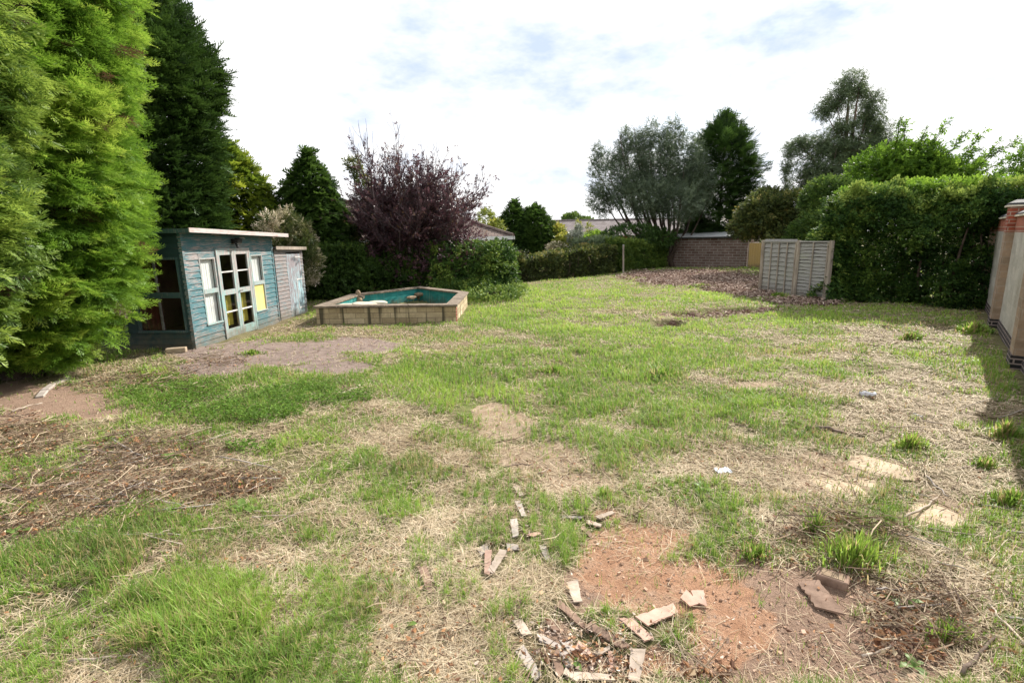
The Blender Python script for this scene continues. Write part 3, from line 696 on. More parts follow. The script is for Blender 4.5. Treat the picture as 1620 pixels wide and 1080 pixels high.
m = MB(); m.box(fs.p(-0.16, -DEP - 0.1, 2.30), fs.d * (FL + 0.42) - UP * 0.10, fs.n * (DEP + 0.42), UP * 0.035)
roof = m.build("roof", M['felt'], house)
m = MB(); m.box(fs.p(-0.175, 0.32, 2.285), fs.d * (FL + 0.45) - UP * 0.10, fs.n * 0.022, UP * 0.085); m.build("fascia", M['fascia'], roof)
m = MB(); m.box(fs.p(-0.175, -DEP - 0.1, 2.275), fs.n * (DEP + 0.42), fs.d * 0.02, UP * 0.08); m.build("fascia", M['frameshade'], roof)
m = MB(); fs.box(m, 0.03, FL - 0.03, -DEP + 0.03, -0.03, 2.20, 2.215); m.build("ceiling", M['rawwood'], house)

def window(fr, a0, a1, z0, z1, rail, mull, matf, parent, fw=0.045, o=0.0, bottom=True, panes=None):
    f = MB()
    fr.box(f, a0, a1, o - 0.03, o + 0.02, z1 - fw, z1); fr.box(f, a0 - 0.01, a1 + 0.01, o - 0.03, o + 0.035, z0 - 0.012, z0 + fw - 0.012)
    fr.box(f, a0, a0 + fw, o - 0.03, o + 0.018, z0 + fw - 0.01, z1 - fw); fr.box(f, a1 - fw, a1, o - 0.03, o + 0.018, z0 + fw - 0.01, z1 - fw)
    if rail: fr.box(f, a0 + fw, a1 - fw, o - 0.028, o + 0.022, rail[0], rail[1])
    fo = f.build("window", matf, parent)
    if mull is not None:
        b = MB(); fr.box(b, mull - 0.016, mull + 0.016, o - 0.026, o + 0.014, z0 + fw, (rail[0] if rail else z1 - fw))
        if rail: fr.box(b, mull - 0.016, mull + 0.016, o - 0.026, o + 0.014, rail[1], z1 - fw)
        b.build("glazing_bar", M['bargrey'], fo)
    g = MB()
    for (p0, p1) in (panes or [(z0 + fw - 0.012, z1 - fw)]):
        g.poly([fr.p(a0 + fw, o - 0.018, p0), fr.p(a1 - fw, o - 0.018, p0), fr.p(a1 - fw, o - 0.018, p1), fr.p(a0 + fw, o - 0.018, p1)])
    g.build("pane", M['glass'], fo)
    return fo

w1 = window(fs, 0.44, 0.95, 0.41, 1.78, (1.05, 1.14), None, M['frame'], house, 0.03)
curtain("curtain", fs, 0.46, 0.93, -0.06, 0.42, 1.77, M['curtain'], w1)
w2 = window(fs, 2.28, 2.78, 0.42, 1.78, (1.06, 1.15), None, M['frame'], house, 0.03, panes=[(1.15, 1.75)])
curtain("curtain", fs, 2.3, 2.76, -0.06, 1.1, 1.77, M['curtain'], w2)
m = MB(); fs.box(m, 2.31, 2.75, -0.022, -0.008, 0.438, 1.06); m.build("yellow_panel", M['yellow'], w2)
for (a0, a1) in ((DEP - 1.12, DEP - 0.1), (0.08, 0.95)):
    sw = window(sfr, a0, a1, 0.35, 1.82, (1.03, 1.14), (a0 + a1) / 2, M['frameshade'], house)
    curtain("curtain", sfr, a0 + 0.02, a0 + 0.5, -0.08, 0.36, 1.8, M['darkred'], sw, 0.012, 5)

for (a0, a1, hs) in ((1.03, 1.612, 1), (1.618, 2.20, -1)):
    f = MB(); z0, z1 = 0.01, 1.89; st = 0.075
    fs.box(f, a0, a0 + st, -0.015, 0.025, z0, z1); fs.box(f, a1 - st, a1, -0.015, 0.025, z0, z1)
    for (b0, b1) in ((z0, 0.2), (0.95, 1.06), (z1 - 0.075, z1)): fs.box(f, a0 + st, a1 - st, -0.013, 0.022, b0, b1)
    do = f.build("door", M['frame'], house)
    for zc in (0.575, 1.45):
        b = MB(); fs.box(b, a0 + st, a1 - st, -0.01, 0.016, zc - 0.015, zc + 0.015); b.build("glazing_bar", M['framewh'], do)
    g = MB()
    for (p0, p1) in ((0.2, 0.95), (1.06, z1 - 0.075)):
        g.poly([fs.p(a0 + st, 0.0, p0), fs.p(a1 - st, 0.0, p0), fs.p(a1 - st, 0.0, p1), fs.p(a0 + st, 0.0, p1)])
    g.build("pane", M['glass'], do)
    curtain("inner_sheet", fs, a0 + 0.06, a1 - 0.05, -0.12, 0.25, 0.93, M['mustard'], do, 0.02, 4)  # wavy mustard sheet behind the lower door panes
    if hs < 0:
        k = MB(); k.tube([fs.p(a0 + 0.04, 0.025, 1.0), fs.p(a0 + 0.04, 0.06, 1.0), fs.p(a0 + 0.13, 0.065, 1.0)], [0.008, 0.009, 0.007], 8); k.build("handle", M['black'], do)
m = MB(); fs.box(m, 0.985, 1.03, -0.03, 0.034, 0.0, 1.95); fs.box(m, 2.202, 2.25, -0.03, 0.03, 0.0, 1.95); fs.box(m, 1.03, 2.202, -0.03, 0.03, 1.893, 1.95); m.build("door_frame", M['frame'], house)

lamp = thing("flood_light", fs.p(1.66, 0.02, 2.1), "small black flood light with sensor above the summer house doors", "flood light")
m = MB(); fs.box(m, 1.60, 1.70, 0.022, 0.05, 2.05, 2.15); m.tube([fs.p(1.65, 0.05, 2.1), fs.p(1.65, 0.12, 2.08)], 0.012, 6); m.build("bracket", M['black'], lamp)
m = MB(); m.box(fs.p(1.55, 0.1, 2.09), fs.d * 0.17, fs.n * 0.09 - UP * 0.04, UP * 0.09 + fs.n * 0.03); m.build("lamp_head", M['black'], lamp, bevel=0.01)
m = MB(); m.tube([fs.p(1.64, 0.09, 2.06), fs.p(1.64, 0.13, 1.99), fs.p(1.64, 0.14, 1.95)], [0.018, 0.03, 0.022], 8); m.build("sensor", M['black'], lamp)
m = MB(); m.tube([fs.p(1.74, 0.13, 2.17), fs.p(1.86, 0.15, 2.18), fs.p(1.93, 0.15, 2.15)], [0.012, 0.016, 0.006], 6); m.build("lens_arm", M['metal'], lamp)

# --- little tool shed next to it
fsT = Fr(fs.p(3.42, -0.02, 0), fs.p(4.98, -0.02, 0))
tool = thing("tool_shed", fsT.p(0.8, -0.7, 0), "small weathered tool shed with peeling pale blue plank door beside the summer house", "shed")
m = MB(); boards(fsT, m, 0.0, 1.55, -0.02, 1.90, 0.1, [(0.60, 1.40, -0.02, 1.78)]); m.build("front_wall", M['toolwood'], tool)
m = MB(); fsT.box(m, 0, 0.02, -1.3, -0.02, 0, 1.9); fsT.box(m, 1.53, 1.55, -1.3, -0.02, 0, 1.86); fsT.box(m, 0.02, 1.53, -1.3, -1.28, 0, 1.86); m.build("side_wall", M['toolwood'], tool)
m = MB(); m.box(fsT.p(-0.05, -1.36, 1.905), fsT.d * 1.68 - UP * 0.05, fsT.n * 1.46, UP * 0.04); rr = m.build("roof", M['felt'], tool)
m = MB(); m.box(fsT.p(-0.055, 0.1, 1.875), fsT.d * 1.69 - UP * 0.05, fsT.n * 0.018, UP * 0.085); m.build("fascia", M['fencepost'], rr)
m = MB(); fsT.box(m, -0.075, -0.03, -0.06, 0.03, 0, 1.86); m.build("corner_post", M['black'], tool)
m = MB()
for i in range(8): fsT.box(m, 0.605 + i * 0.099, 0.605 + i * 0.099 + 0.096, -0.012, 0.012 + 0.002 * (i % 2), -0.03 + 0.012 * math.sin(i * 2.1), 1.74 - 0.006 * (i % 3))
dr = m.build("door", M['tooldoor'], tool)
for zz in (0.2, 1.0, 1.62):
    m = MB(); fsT.box(m, 1.05, 1.39, 0.016, 0.022, zz, zz + 0.035); m.build("strap_hinge", M['framewh'], dr)
m = MB(); fsT.box(m, 1.05, 1.075, 0.016, 0.021, 0.235, 1.0); m.build("brace", M['framewh'], dr)
kerb = thing("timber_offcut", fs.p(-0.12, 0.12, 0), "short tan timber offcut lying at the near corner of the summer house", "timber offcut")
m = MB(); c0 = G(262, 560); m.box(c0 + (0, 0, 0), np.array([0.33, 0.10, 0]), np.array([-0.04, 0.12, 0]), (0, 0, 0.1)); m.build("block", M['slab'], kerb, bevel=0.01)

# --- raised pentagonal pond
PO = [np.array(p) for p in ((-5.0, 12.82), (-1.35, 12.66), (-1.30, 15.67), (-3.18, 17.85), (-4.9, 15.58))]
pc = sum(PO) / 5
def inset(P, t):
    out = []
    n = len(P)
    for i in range(n):
        a, b, c = P[i - 1], P[i], P[(i + 1) % n]
        d1 = (b - a) / np.linalg.norm(b - a); d2 = (c - b) / np.linalg.norm(c - b)
        n1 = np.array([-d1[1], d1[0]]); n2 = np.array([-d2[1], d2[0]])
        k = t / (1 + n1 @ n2)
        out.append(b + (n1 + n2) * k)
    return out
pond = thing("raised_pond", (pc[0], pc[1], 0), "empty five sided raised pond of tan stone blocks with teal painted inside", "pond")
def ring(m, A, B, z0, z1):
    n = len(A)
    for i in range(n):
        j = (i + 1) % n
        a, b, c, d = A[i], A[j], B[j], B[i]
        m.poly([(*a, z0), (*b, z0), (*b, z1), (*a, z1)]); m.poly([(*d, z1), (*c, z1), (*c, z0), (*d, z0)])
        m.poly([(*a, z1), (*b, z1), (*c, z1), (*d, z1)]); m.poly([(*a, z0), (*d, z0), (*c, z0), (*b, z0)])
wi = inset(PO, 0.05)
m = MB(); ring(m, wi, inset(PO, 0.25), -0.1, 0.415); m.build("stone_wall", M['stone'], pond)
m = MB(); ring(m, inset(PO, 0.2515), inset(PO, 0.262), -0.2, 0.414); m.poly([(*p, -0.12) for p in inset(PO, 0.256)]); m.build("painted_liner", M['liner'], pond)
for i in range(5):      # coping slabs
    a, b = PO[i], PO[(i + 1) % 5]; a2, b2 = inset(PO, 0.30)[i], inset(PO, 0.30)[(i + 1) % 5]
    m = MB(); nseg = max(3, int(np.linalg.norm(b - a) / 0.6))
    for k in range(nseg):
        t0, t1 = k / nseg + 0.0025, (k + 1) / nseg - 0.0025
        q = [a + (b - a) * t0, a + (b - a) * t1, a2 + (b2 - a2) * t1, a2 + (b2 - a2) * t0]
        zt = 0.462 + RNG.uniform(-0.004, 0.004); n = len(m.v)
        m.v += [(*p, 0.417) for p in q] + [(*p, zt) for p in q]
        m.f += [[n + r for r in g] for g in ([3, 2, 1, 0], [4, 5, 6, 7], [0, 1, 5, 4], [1, 2, 6, 5], [2, 3, 7, 6], [3, 0, 4, 7])]
    m.build("coping_slab", M['coping'], pond)
m = MB(); d_ = (wi[2] - wi[1]) / np.linalg.norm(wi[2] - wi[1]); m.cbox(wi[1] + d_ * 0.12 + np.array([0.004, 0]), (*d_, 0), (d_[1], -d_[0], 0), 0.16, 0.02, 0.40, 0.0); m.build("red_brick_quoin", M['redbrick'], pond)

def rock(name, c, s, mat, label, cat, group=None, seed=0, flat=0.6):
    rg = np.random.default_rng(seed)
    import bmesh
    bm = bmesh.new(); bmesh.ops.create_icosphere(bm, subdivisions=3, radius=1.0)
    for v in bm.verts:
        p = np.array(v.co)
        k = 0.75 + 0.5 * float(fbm(p[0] * 1.3 + seed, p[1] * 1.3, p[2] * 1.3 + 3, 3))
        p = np.sign(p) * np.abs(p) ** 0.75 * k
        v.co = [float(p[0] * s[0]), float(p[1] * s[1]), float(p[2] * s[2])]
    me = bpy.data.meshes.new(name); bm.to_mesh(me); bm.free(); me.materials.append(mat)
    o = bpy.data.objects.new(name, me); COL.objects.link(o); o.location = [float(t) for t in c]; o.rotation_euler = (0, 0, float(rg.uniform(0, 3)))
    return tag(o, label, cat, group)

for i, (u, v, zz, sx, sy, sz) in enumerate([(575, 481, 0.40, 0.34, 0.22, 0.05), (598, 479, 0.36, 0.28, 0.2, 0.06), (545, 482.5, 0.40, 0.2, 0.14, 0.04)]):
    p = G(u, v, zz); rock("paving_stone", (p[0], max(p[1], 13.35), zz), (sx, sy, sz), M['palestone'],
                          ["flat sandy stone slab propped inside the front edge of the pond", "whitest stone slab propped inside the front edge of the pond", "smallest pale stone chip at the left inside the pond"][i], "stone", None, 10 + i)
m = MB()
for i, (u, v, zz, sx, sy, sz, lab) in enumerate([(650, 473, 0.05, 0.22, 0.2, 0.09, "low brown rubble stone at the foot of the pile in the pond"), (666, 470, 0.1, 0.3, 0.24, 0.08, "wide brown stone at the base of the pile in the pond"),
                                            (651, 470.5, 0.2, 0.16, 0.12, 0.05, "pale topped stone left of the pile in the pond"), (664, 465, 0.24, 0.24, 0.2, 0.06, "flat stone on top of the pile in the pond"),
                                            (630, 477, 0.0, 0.42, 0.25, 0.14, "reddish brown heap of rubble in the middle of the pond"), (615, 478, 0.0, 0.2, 0.2, 0.1, "grey lump beside the reddish heap in the pond")]):
    p = G(u, v, zz); rock("rubble_stone", (p[0], p[1], zz), (sx, sy, sz), M['rubble'], lab, "stone", "stones lying in the empty pond", 20 + i)
p = G(567, 470, 0.38)
orn = thing("garden_ornament", (p[0], p[1], 0.0), "small mossy brown garden ornament at the back left corner of the pond", "ornament")
m = MB(); prof = [(0, 0.07), (0.12, 0.11), (0.3, 0.12), (0.38, 0.08), (0.42, 0.05), (0.48, 0.075), (0.55, 0.07), (0.6, 0.02)]
m.tube([(p[0], p[1], z) for z, r in prof], [r for z, r in prof], 10); m.build("figure", M['rubble'], orn, smooth=True)
m = MB(); m.tube([(p[0] + 0.05, p[1] - 0.08, 0.42), (p[0] + 0.2, p[1] - 0.1, 0.38)], [0.03, 0.05], 7); m.build("spout", M['coping'], orn)

# --- brick garden wall on the right
W1 = np.array([10.16, 10.69]); W2 = np.array([7.57, 7.52]); wd = (W1 - W2) / np.linalg.norm(W1 - W2)
gw = thing("garden_wall", (8.8, 9.1, 0), "buff block garden wall with red brick piers and dark coping", "wall")
PROT = 0.13
wf = Fr(W2, W1)       # along = away from the camera, n = to the right of travel (behind the wall face)
sp = wf.L
for k in range(-2, 3):
    s0 = k * sp
    m = MB(); wf.box(m, s0, s0 + 0.44, 0.0, 0.46, 0.2, 2.0); pr = m.build("pier", M['pblock'], gw)
    m = MB(); wf.box(m, s0 - 0.02, s0 + 0.46, -0.02, 0.48, -0.15, 0.2); m.build("pier_plinth", M['engbrick'], pr)
    m = MB(); wf.box(m, s0, s0 + 0.44, 0.0, 0.46, 2.0, 2.50); m.build("red_brick_cap", M['redbrick'], pr)
    m = MB(); wf.box(m, s0 - 0.05, s0 + 0.49, -0.05, 0.51, 2.50, 2.535); m.build("tile_course", M['creasing'], pr)
    m = MB()
    c = wf.p(s0 + 0.22, 0.23, 0); n = len(m.v)
    for (h, z) in ((0.25, 2.535), (0.25, 2.575), (0.14, 2.64)):
        for (a, b) in ((-1, -1), (1, -1), (1, 1), (-1, 1)): m.v.append(tuple(c + wf.d * h * a + wf.n * h * b + UP * z))
    for r in range(2):
        for j in range(4): m.f.append([n + r * 4 + j, n + r * 4 + (j + 1) % 4, n + r * 4 + 4 + (j + 1) % 4, n + r * 4 + 4 + j])
    m.f.append([n + 8 + j for j in range(4)]); m.build("coping", M['copdark'], pr)
    if k < 2:
        a0, a1 = s0 + 0.44, s0 + sp
        m = MB(); wf.box(m, a0, a1, PROT, PROT + 0.215, 0.2, 2.0); pn = m.build("block_panel", M['block'], gw)
        m = MB(); wf.box(m, a0, a1, PROT - 0.02, PROT + 0.235, -0.15, 0.125); wf.box(m, a0, a1, PROT - 0.012, PROT + 0.227, 0.125, 0.2); m.build("plinth", M['engbrick'], pn)
        m = MB(); wf.box(m, a0, a1, PROT - 0.002, PROT + 0.217, 2.0, 2.075); m.build("red_brick_band", M['redbrick'], pn)
        m = MB(); wf.box(m, a0, a1, PROT - 0.002, PROT + 0.217, 2.075, 2.30); m.build("soldier_course", M['soldier'], pn)
        m = MB(); wf.box(m, a0, a1, PROT - 0.045, PROT + 0.26, 2.30, 2.335); m.build("tile_course", M['creasing'], pn)
        m = MB(); n = 0
        pts = [(-0.035, 2.335), (-0.035, 2.36), (0.107, 2.45), (0.25, 2.36), (0.25, 2.335)]
        for a in (a0, a1): m.v += [tuple(wf.p(a, PROT + o, z)) for o, z in pts]
        for j in range(4): m.f.append([j, j + 1, j + 6, j + 5])
        m.build("coping", M['copdark'], pn)

# --- weathered fence panels
ff = Fr((8.95, 18.3), (9.23, 16.68)); ff2 = Fr((9.25, 16.6), (9.58, 15.55))
fence = thing("panel_fence", (9.2, 16.7, 0), "weathered grey overlap fence panels standing beside the clipped hedge", "fence")
for fr, L, nb, nm in ((ff, ff.L, 4, 'a'), (ff2, ff2.L, 2, 'b')):
    m = MB(); z = 0.05; k = 0
    while z < 1.70:
        h = 0.105 if nm == 'b' else 0.15
        ns = 14; n = len(m.v); ph = RNG.uniform(0, 6)
        for i in range(ns + 1):
            a = 0.03 + (L - 0.06) * i / ns; wv = 0.011 * math.sin(a * 5 + ph) + 0.006 * math.sin(a * 17 + ph * 2)
            m.v += [tuple(fr.p(a, 0.012, z + wv)), tuple(fr.p(a, 0.026, z + wv)), tuple(fr.p(a, 0.002, z + h - 0.012)), tuple(fr.p(a, -0.006, z + h - 0.012))]
        for i in range(ns):
            b = n + i * 4
            for j in range(4): m.f.append([b + j, b + (j + 1) % 4, b + 4 + (j + 1) % 4, b + 4 + j])
        z += h
    bk = MB(); fr.box(bk, 0.03, L - 0.03, -0.03, -0.02, 0.05, 1.74); bk.build("shade_backing", M['bark'], fence)  # dark sheet added behind the boards, stands in for shade in the gaps
    pn = m.build("fence_panel", M['fencewood'], fence)
    for i in range(nb + 1):
        a = 0.03 + (L - 0.07) * i / nb
        m = MB(); fr.box(m, a - 0.02, a + 0.02, 0.024, 0.05, 0.03, 1.74); m.build("batten", M['fencepost'], pn)
    m = MB(); fr.box(m, 0.0, L, -0.03, 0.055, 1.742, 1.785); m.build("top_rail", M['fencewood'], pn)
for (fr, a) in ((ff, -0.04), (ff2, -0.03), (ff2, ff2.L + 0.05)):
    m = MB(); fr.box(m, a - 0.05, a + 0.05, -0.05, 0.065, -0.1, 1.80); m.build("post", M['fencepost'], fence, bevel=0.008)

# --- low brick shed at the far end
bs = Fr((10.32, 33.6), (14.05, 30.75))
bshed = thing("brick_shed", bs.p(2.6, -1.3, 0), "low old brick shed with grey sheet roof at the far end", "shed")
m = MB(); bs.box(m, 0, bs.L, -0.2, 0, -0.1, 1.82); bs.box(m, 0, 0.2, -2.8, -0.2, -0.1, 1.82); bs.box(m, bs.L - 0.2, bs.L, -2.8, -0.2, -0.1, 1.82); bs.box(m, 0.2, bs.L - 0.2, -2.8, -2.6, -0.1, 1.82); m.build("wall", M['shedbrick'], bshed)
m = MB(); m.box(bs.p(-0.15, 0.15, 1.82), bs.d * (bs.L + 0.3) + UP * 0.02, -bs.n * 3.1 + UP * 0.28, UP * 0.04); br = m.build("roof", M['sheetroof'], bshed)
m = MB(); m.box(bs.p(-0.16, 0.152, 1.74), bs.d * (bs.L + 0.32) + UP * 0.02, bs.n * 0.02, UP * 0.085); m.build("fascia", M['black'], br)
p0, p1 = G(1181, 424), G(1207, 423)
tf = thing("board_fence", ((p0 + p1) / 2) * (1, 1, 0), "tan wooden board fence between the brick shed and the grey panels", "fence")
tfr = Fr((14.1, 30.65), (15.5, 29.6)); m = MB()
for i in range(13): tfr.box(m, i * 0.14, i * 0.14 + 0.136, -0.01, 0.01 + 0.004 * (i % 2), -0.05, 1.45)
m.build("boards", M['tanwood'], tf)
for a in (-0.06, 1.8):
    m = MB(); tfr.box(m, a, a + 0.08, -0.09, -0.012, 0, 1.5); m.build("post", M['fencepost'], tf)
for i, (u, v0, v1) in enumerate([(1105, 421, 393), (1170, 422, 395)]):
    b = G(u, v0); h = 1.2
    o = thing("timber_post", (b[0], b[1], 0), ["short dark timber post before the middle of the brick shed", "short dark timber post before the right end of the brick shed"][i], "post", "posts in front of the brick shed")
    m = MB(); n_ = np.array([0.9, 0.4, 0]); m.cbox(b[:2], (0.9, -0.43, 0), (0.43, 0.9, 0), 0.12, 0.12, h - 0.05, -0.05); m.build("shaft", M['bark'], o, bevel=0.01)
    m = MB(); m.cbox(b[:2], (0.9, -0.43, 0), (0.43, 0.9, 0), 0.13, 0.13, 0.03, h); m.build("cap", M['bark'], o)
b = G(986, 432)
o = thing("metal_post", (b[0], b[1], 0), "slim pale concrete post standing against the far hedge", "post")
m = MB(); m.tube([(b[0], b[1], -0.1), (b[0] - 0.02, b[1], 0.8), (b[0] - 0.03, b[1], 1.5)], [0.055, 0.052, 0.05], 6); m.build("shaft", M['fencepost'], o)
m = MB(); m.tube([(b[0] - 0.03, b[1], 1.5), (b[0] - 0.03, b[1], 1.54)], [0.06, 0.045], 6); m.build("cap", M['metal'], o)

# --- hipped bungalow behind the hedge on the left
bung = thing("bungalow", (-7, 30, 0), "bungalow with brown hipped tile roof behind the purple tree", "house")
ex1, ex0, ey0, ey1, ez = 0.15, -15.0, 25.0, 34.6, 2.12
rz = 4.15; r1 = np.array([-4.6, (ey0 + ey1) / 2, rz]); r0 = np.array([-10.5, (ey0 + ey1) / 2, rz])
m = MB(); m.box((ex0 + 0.5, ey0 + 0.5, -0.1), (ex1 - ex0 - 1, 0, 0), (0, ey1 - ey0 - 1, 0), (0, 0, 2.15)); wl = m.build("wall", M['render'], bung)
m = MB(); A, B, C_, D_ = [np.array(t, float) for t in ((ex0, ey0, ez), (ex1, ey0, ez), (ex1, ey1, ez), (ex0, ey1, ez))]
def sag(a, b, n=8, s=0.16): return [a + (b - a) * t - UP * s * math.sin(PI * t) for t in np.linspace(0, 1, n)]
# hips sag slightly, so each slope is a fan of strips
def slope(m, e0, e1, q0, q1, n=8):
    L0, L1 = sag(e0, q0, n), sag(e1, q1, n)
    for i in range(n - 1): m.poly([L0[i], L1[i], L1[i + 1], L0[i + 1]])
slope(m, A, B, r0, r1); slope(m, B, C_, r1, r1); slope(m, C_, D_, r1, r0); slope(m, D_, A, r0, r0)
rf = m.build("roof", M['rooftile'], bung)
m = MB()
for a, b in ((B, r1), (C_, r1), (A, r0), (D_, r0)): m.tube([p + UP * 0.03 for p in sag(a, b)], 0.09, 6)
m.tube([r0 + UP * 0.03, r1 + UP * 0.03], 0.1, 6); m.build("ridge_tiles", M['rooftile'], rf)
m = MB(); m.box((ex0, ey0 - 0.1, ez - 0.17), (ex1 - ex0, 0, 0), (0, 0.06, 0), (0, 0, 0.16)); m.box((ex1 + 0.02, ey0 - 0.1, ez - 0.17), (0.06, 0, 0), (0, ey1 - ey0, 0), (0, 0, 0.16)); m.build("gutter", M['white'], rf)
for xx in (-2.5, -7.5, -12):
    m = MB(); m.box((xx, ey0 + 0.46, 0.8), (1.6, 0, 0), (0, 0.05, 0), (0, 0, 1.1)); fw = m.build("window", M['white'], bung)
    m = MB(); m.box((xx + 0.08, ey0 + 0.45, 0.88), (1.44, 0, 0), (0, 0.012, 0), (0, 0, 0.94)); m.build("pane", M['black'], fw)
m = MB(); m.box((0.15 - 0.5, 28, 0.8), (0.05, 0, 0), (0, 1.6, 0), (0, 0, 1.1)); fw = m.build("window", M['white'], bung)

far = thing("distant_house", (8, 75, 0), "distant house with long grey tiled roof beyond the far hedge", "house")
m = MB(); m.box((4, 71.5, -0.1), (24, 0, 0), (0, 7.5, 0), (0, 0, 2.1)); m.build("wall", M['render'], far)
m = MB(); zr = 4.15; m.poly([(3.6, 70.8, 1.9), (28.4, 70.8, 1.9), (28.4, 75.3, zr), (3.6, 75.3, zr)]); m.poly([(28.4, 79.8, 1.9), (3.6, 79.8, 1.9), (3.6, 75.3, zr), (28.4, 75.3, zr)])
m.poly([(4, 71.5, 2), (4, 79, 2), (4, 75.3, zr - 0.05)]); m.poly([(28, 71.5, 2), (28, 79, 2), (28, 75.3, zr - 0.05)]); rf = m.build("roof", M['rooffar'], far)
m = MB(); m.tube([(3.6, 75.3, zr + 0.04), (28.4, 75.3, zr + 0.04)], 0.12, 6); m.build("ridge_tiles", M['rooffar'], rf)

# ------------------------------------------------------------------ foliage
def nrmz(a): return a / (np.linalg.norm(a, axis=-1, keepdims=True) + 1e-9)

class Tmpl:
    """a small spray of leaves: quads along +x, flat in xy"""
    def __init__(s): s.V = []; s.Q = []; s.T = []
    def leaf(s, p, d, n, L, Wd, t=0.0, fold=0.0):
        p = np.asarray(p, float); d = nrmz(np.asarray(d, float)); n = np.asarray(n, float)
        w = nrmz(np.cross(n, d)); n = np.cross(d, w)
        i = len(s.V)
        s.V += [p, p + d * L * 0.45 + w * Wd / 2 + n * fold * Wd, p + d * L, p + d * L * 0.45 - w * Wd / 2 + n * fold * Wd]
        s.Q.append([i, i + 1, i + 2, i + 3]); s.T += [t] * 4
    def done(s): s.V = np.array(s.V); s.Q = np.array(s.Q); s.T = np.array(s.T); return s

def t_cypress(nside=7, sub=2, seed=0, wd=0.045, droop=0.15):
    rg = np.random.default_rng(seed); t = Tmpl(); up = np.array([0, 0, 1.0])
    def P(x): return np.array([x, 0.04 * math.sin(3 * x), -droop * x * x])
    t.leaf(P(0), P(0.6) - P(0), up, 0.62, wd, -0.05); t.leaf(P(0.5), P(1) - P(0.5), up, 0.55, wd, 0.15)
    for i in range(nside):
        x = 0.08 + 0.84 * i / nside
        for sgn in (-1, 1):
            xx = x + (0.03 if sgn > 0 else 0); l = (0.5 * (1 - xx) + 0.12) * rg.uniform(0.8, 1.2); a = math.radians(rg.uniform(28, 45)) * sgn
            d = np.array([math.cos(a), math.sin(a), rg.uniform(-0.25, 0.12)])
            p = P(xx); t.leaf(p, d, up + rg.normal(0, 0.3, 3), l, wd, 0.08)
            for k in range(sub):
                f = (k + 1) / (sub + 1); a2 = a + math.radians(rg.uniform(22, 38)) * (-1) ** k
                t.leaf(p + nrmz(d) * l * f, (math.cos(a2), math.sin(a2), rg.uniform(-0.2, 0.2)), up + rg.normal(0, 0.3, 3), l * 0.42 * (1.2 - f * 0.5), wd * 0.8, 0.15)
    return t.done()

def t_plume(n=9, nside=5, sub=1, seed=0, wd=0.05, droop=0.3, spray=0.36):
    rg = np.random.default_rng(seed); T = Tmpl()
    S = [t_cypress(nside, sub, seed * 10 + i, wd) for i in range(3)]
    V, Q, TT = [], [], []; cnt = 0
    for i in range(n * 2 + 1):
        if i == n * 2: x, a, sc = 0.72, 0.0, 0.34
        else:
            x = 0.1 + 0.72 * (i // 2) / n; a = math.radians(rg.uniform(25, 55)) * (1 if i % 2 else -1); sc = spray * (1.15 - 0.6 * x) * rg.uniform(0.8, 1.25)
        s = S[i % 3]; roll = rg.normal(0, 0.5); el = rg.normal(-0.1, 0.25)
        d = np.array([math.cos(a) * math.cos(el), math.sin(a) * math.cos(el), math.sin(el)])
        n_ = nrmz(np.array([0, math.sin(roll), math.cos(roll)]) - d * 0.0); y = nrmz(np.cross(n_, d)); n_ = np.cross(d, y)
        v = (s.V[:, :1] * d + s.V[:, 1:2] * y + s.V[:, 2:] * n_) * sc + np.array([x, 0, -droop * x * x])
        V.append(v); Q.append(s.Q + cnt); TT.append(s.T + 0.15 * (x - 0.5)); cnt += len(v)
    T.V = np.concatenate(V); T.Q = np.concatenate(Q); T.T = np.concatenate(TT); return T

def t_broad(n=9, L=0.3, Wd=0.16, seed=0, droop=0.1, spread=60, narrow=False, updn=0.3):
    rg = np.random.default_rng(seed); t = Tmpl()
    for i in range(n):
        x = i / n * 0.85; a = math.radians(rg.uniform(spread * 0.5, spread) * (1 if i % 2 else -1)); el = rg.normal(0, updn)
        d = (math.cos(a), math.sin(a), math.sin(el) - droop)
        t.leaf((x, 0, -droop * x * x), d, np.array([0, 0, 1]) + rg.normal(0, 0.45, 3), L * rg.uniform(0.7, 1.2), Wd * rg.uniform(0.7, 1.2), rg.normal(0, 0.12), 0.12)
    t.leaf((0.8, 0, -droop * .64), (1, 0, -droop), (0, 0, 1), L, Wd, 0.1)
    return t.done()

def scatter(name, T, pos, d, n, sc, tint, mat, parent=None, tvar=1.0, origin=None):
    pos = np.asarray(pos); d = nrmz(d); y = nrmz(np.cross(n, d)); n = np.cross(d, y)
    Ts = T if isinstance(T, list) else [T]
    VV, QQ, TT = [], [], []; cnt = 0
    pick = np.arange(len(pos)) % len(Ts)
    for k, t in enumerate(Ts):
        s = pick == k
        if not s.any(): continue
        v = (t.V[None, :, 0, None] * d[s][:, None] + t.V[None, :, 1, None] * y[s][:, None] + t.V[None, :, 2, None] * n[s][:, None]) * sc[s][:, None, None] + pos[s][:, None]
        m = len(v); K = len(t.V)
        VV.append(v.reshape(-1, 3)); QQ.append((t.Q[None] + (np.arange(m) * K)[:, None, None]).reshape(-1, 4) + cnt)
        TT.append((tint[s][:, None] + t.T[None] * tvar).ravel()); cnt += m * K
    return mesh_np(name, np.concatenate(VV), np.concatenate(QQ), mat, parent, attrs=dict(tint=np.clip(np.concatenate(TT), 0, 1)), origin=origin)

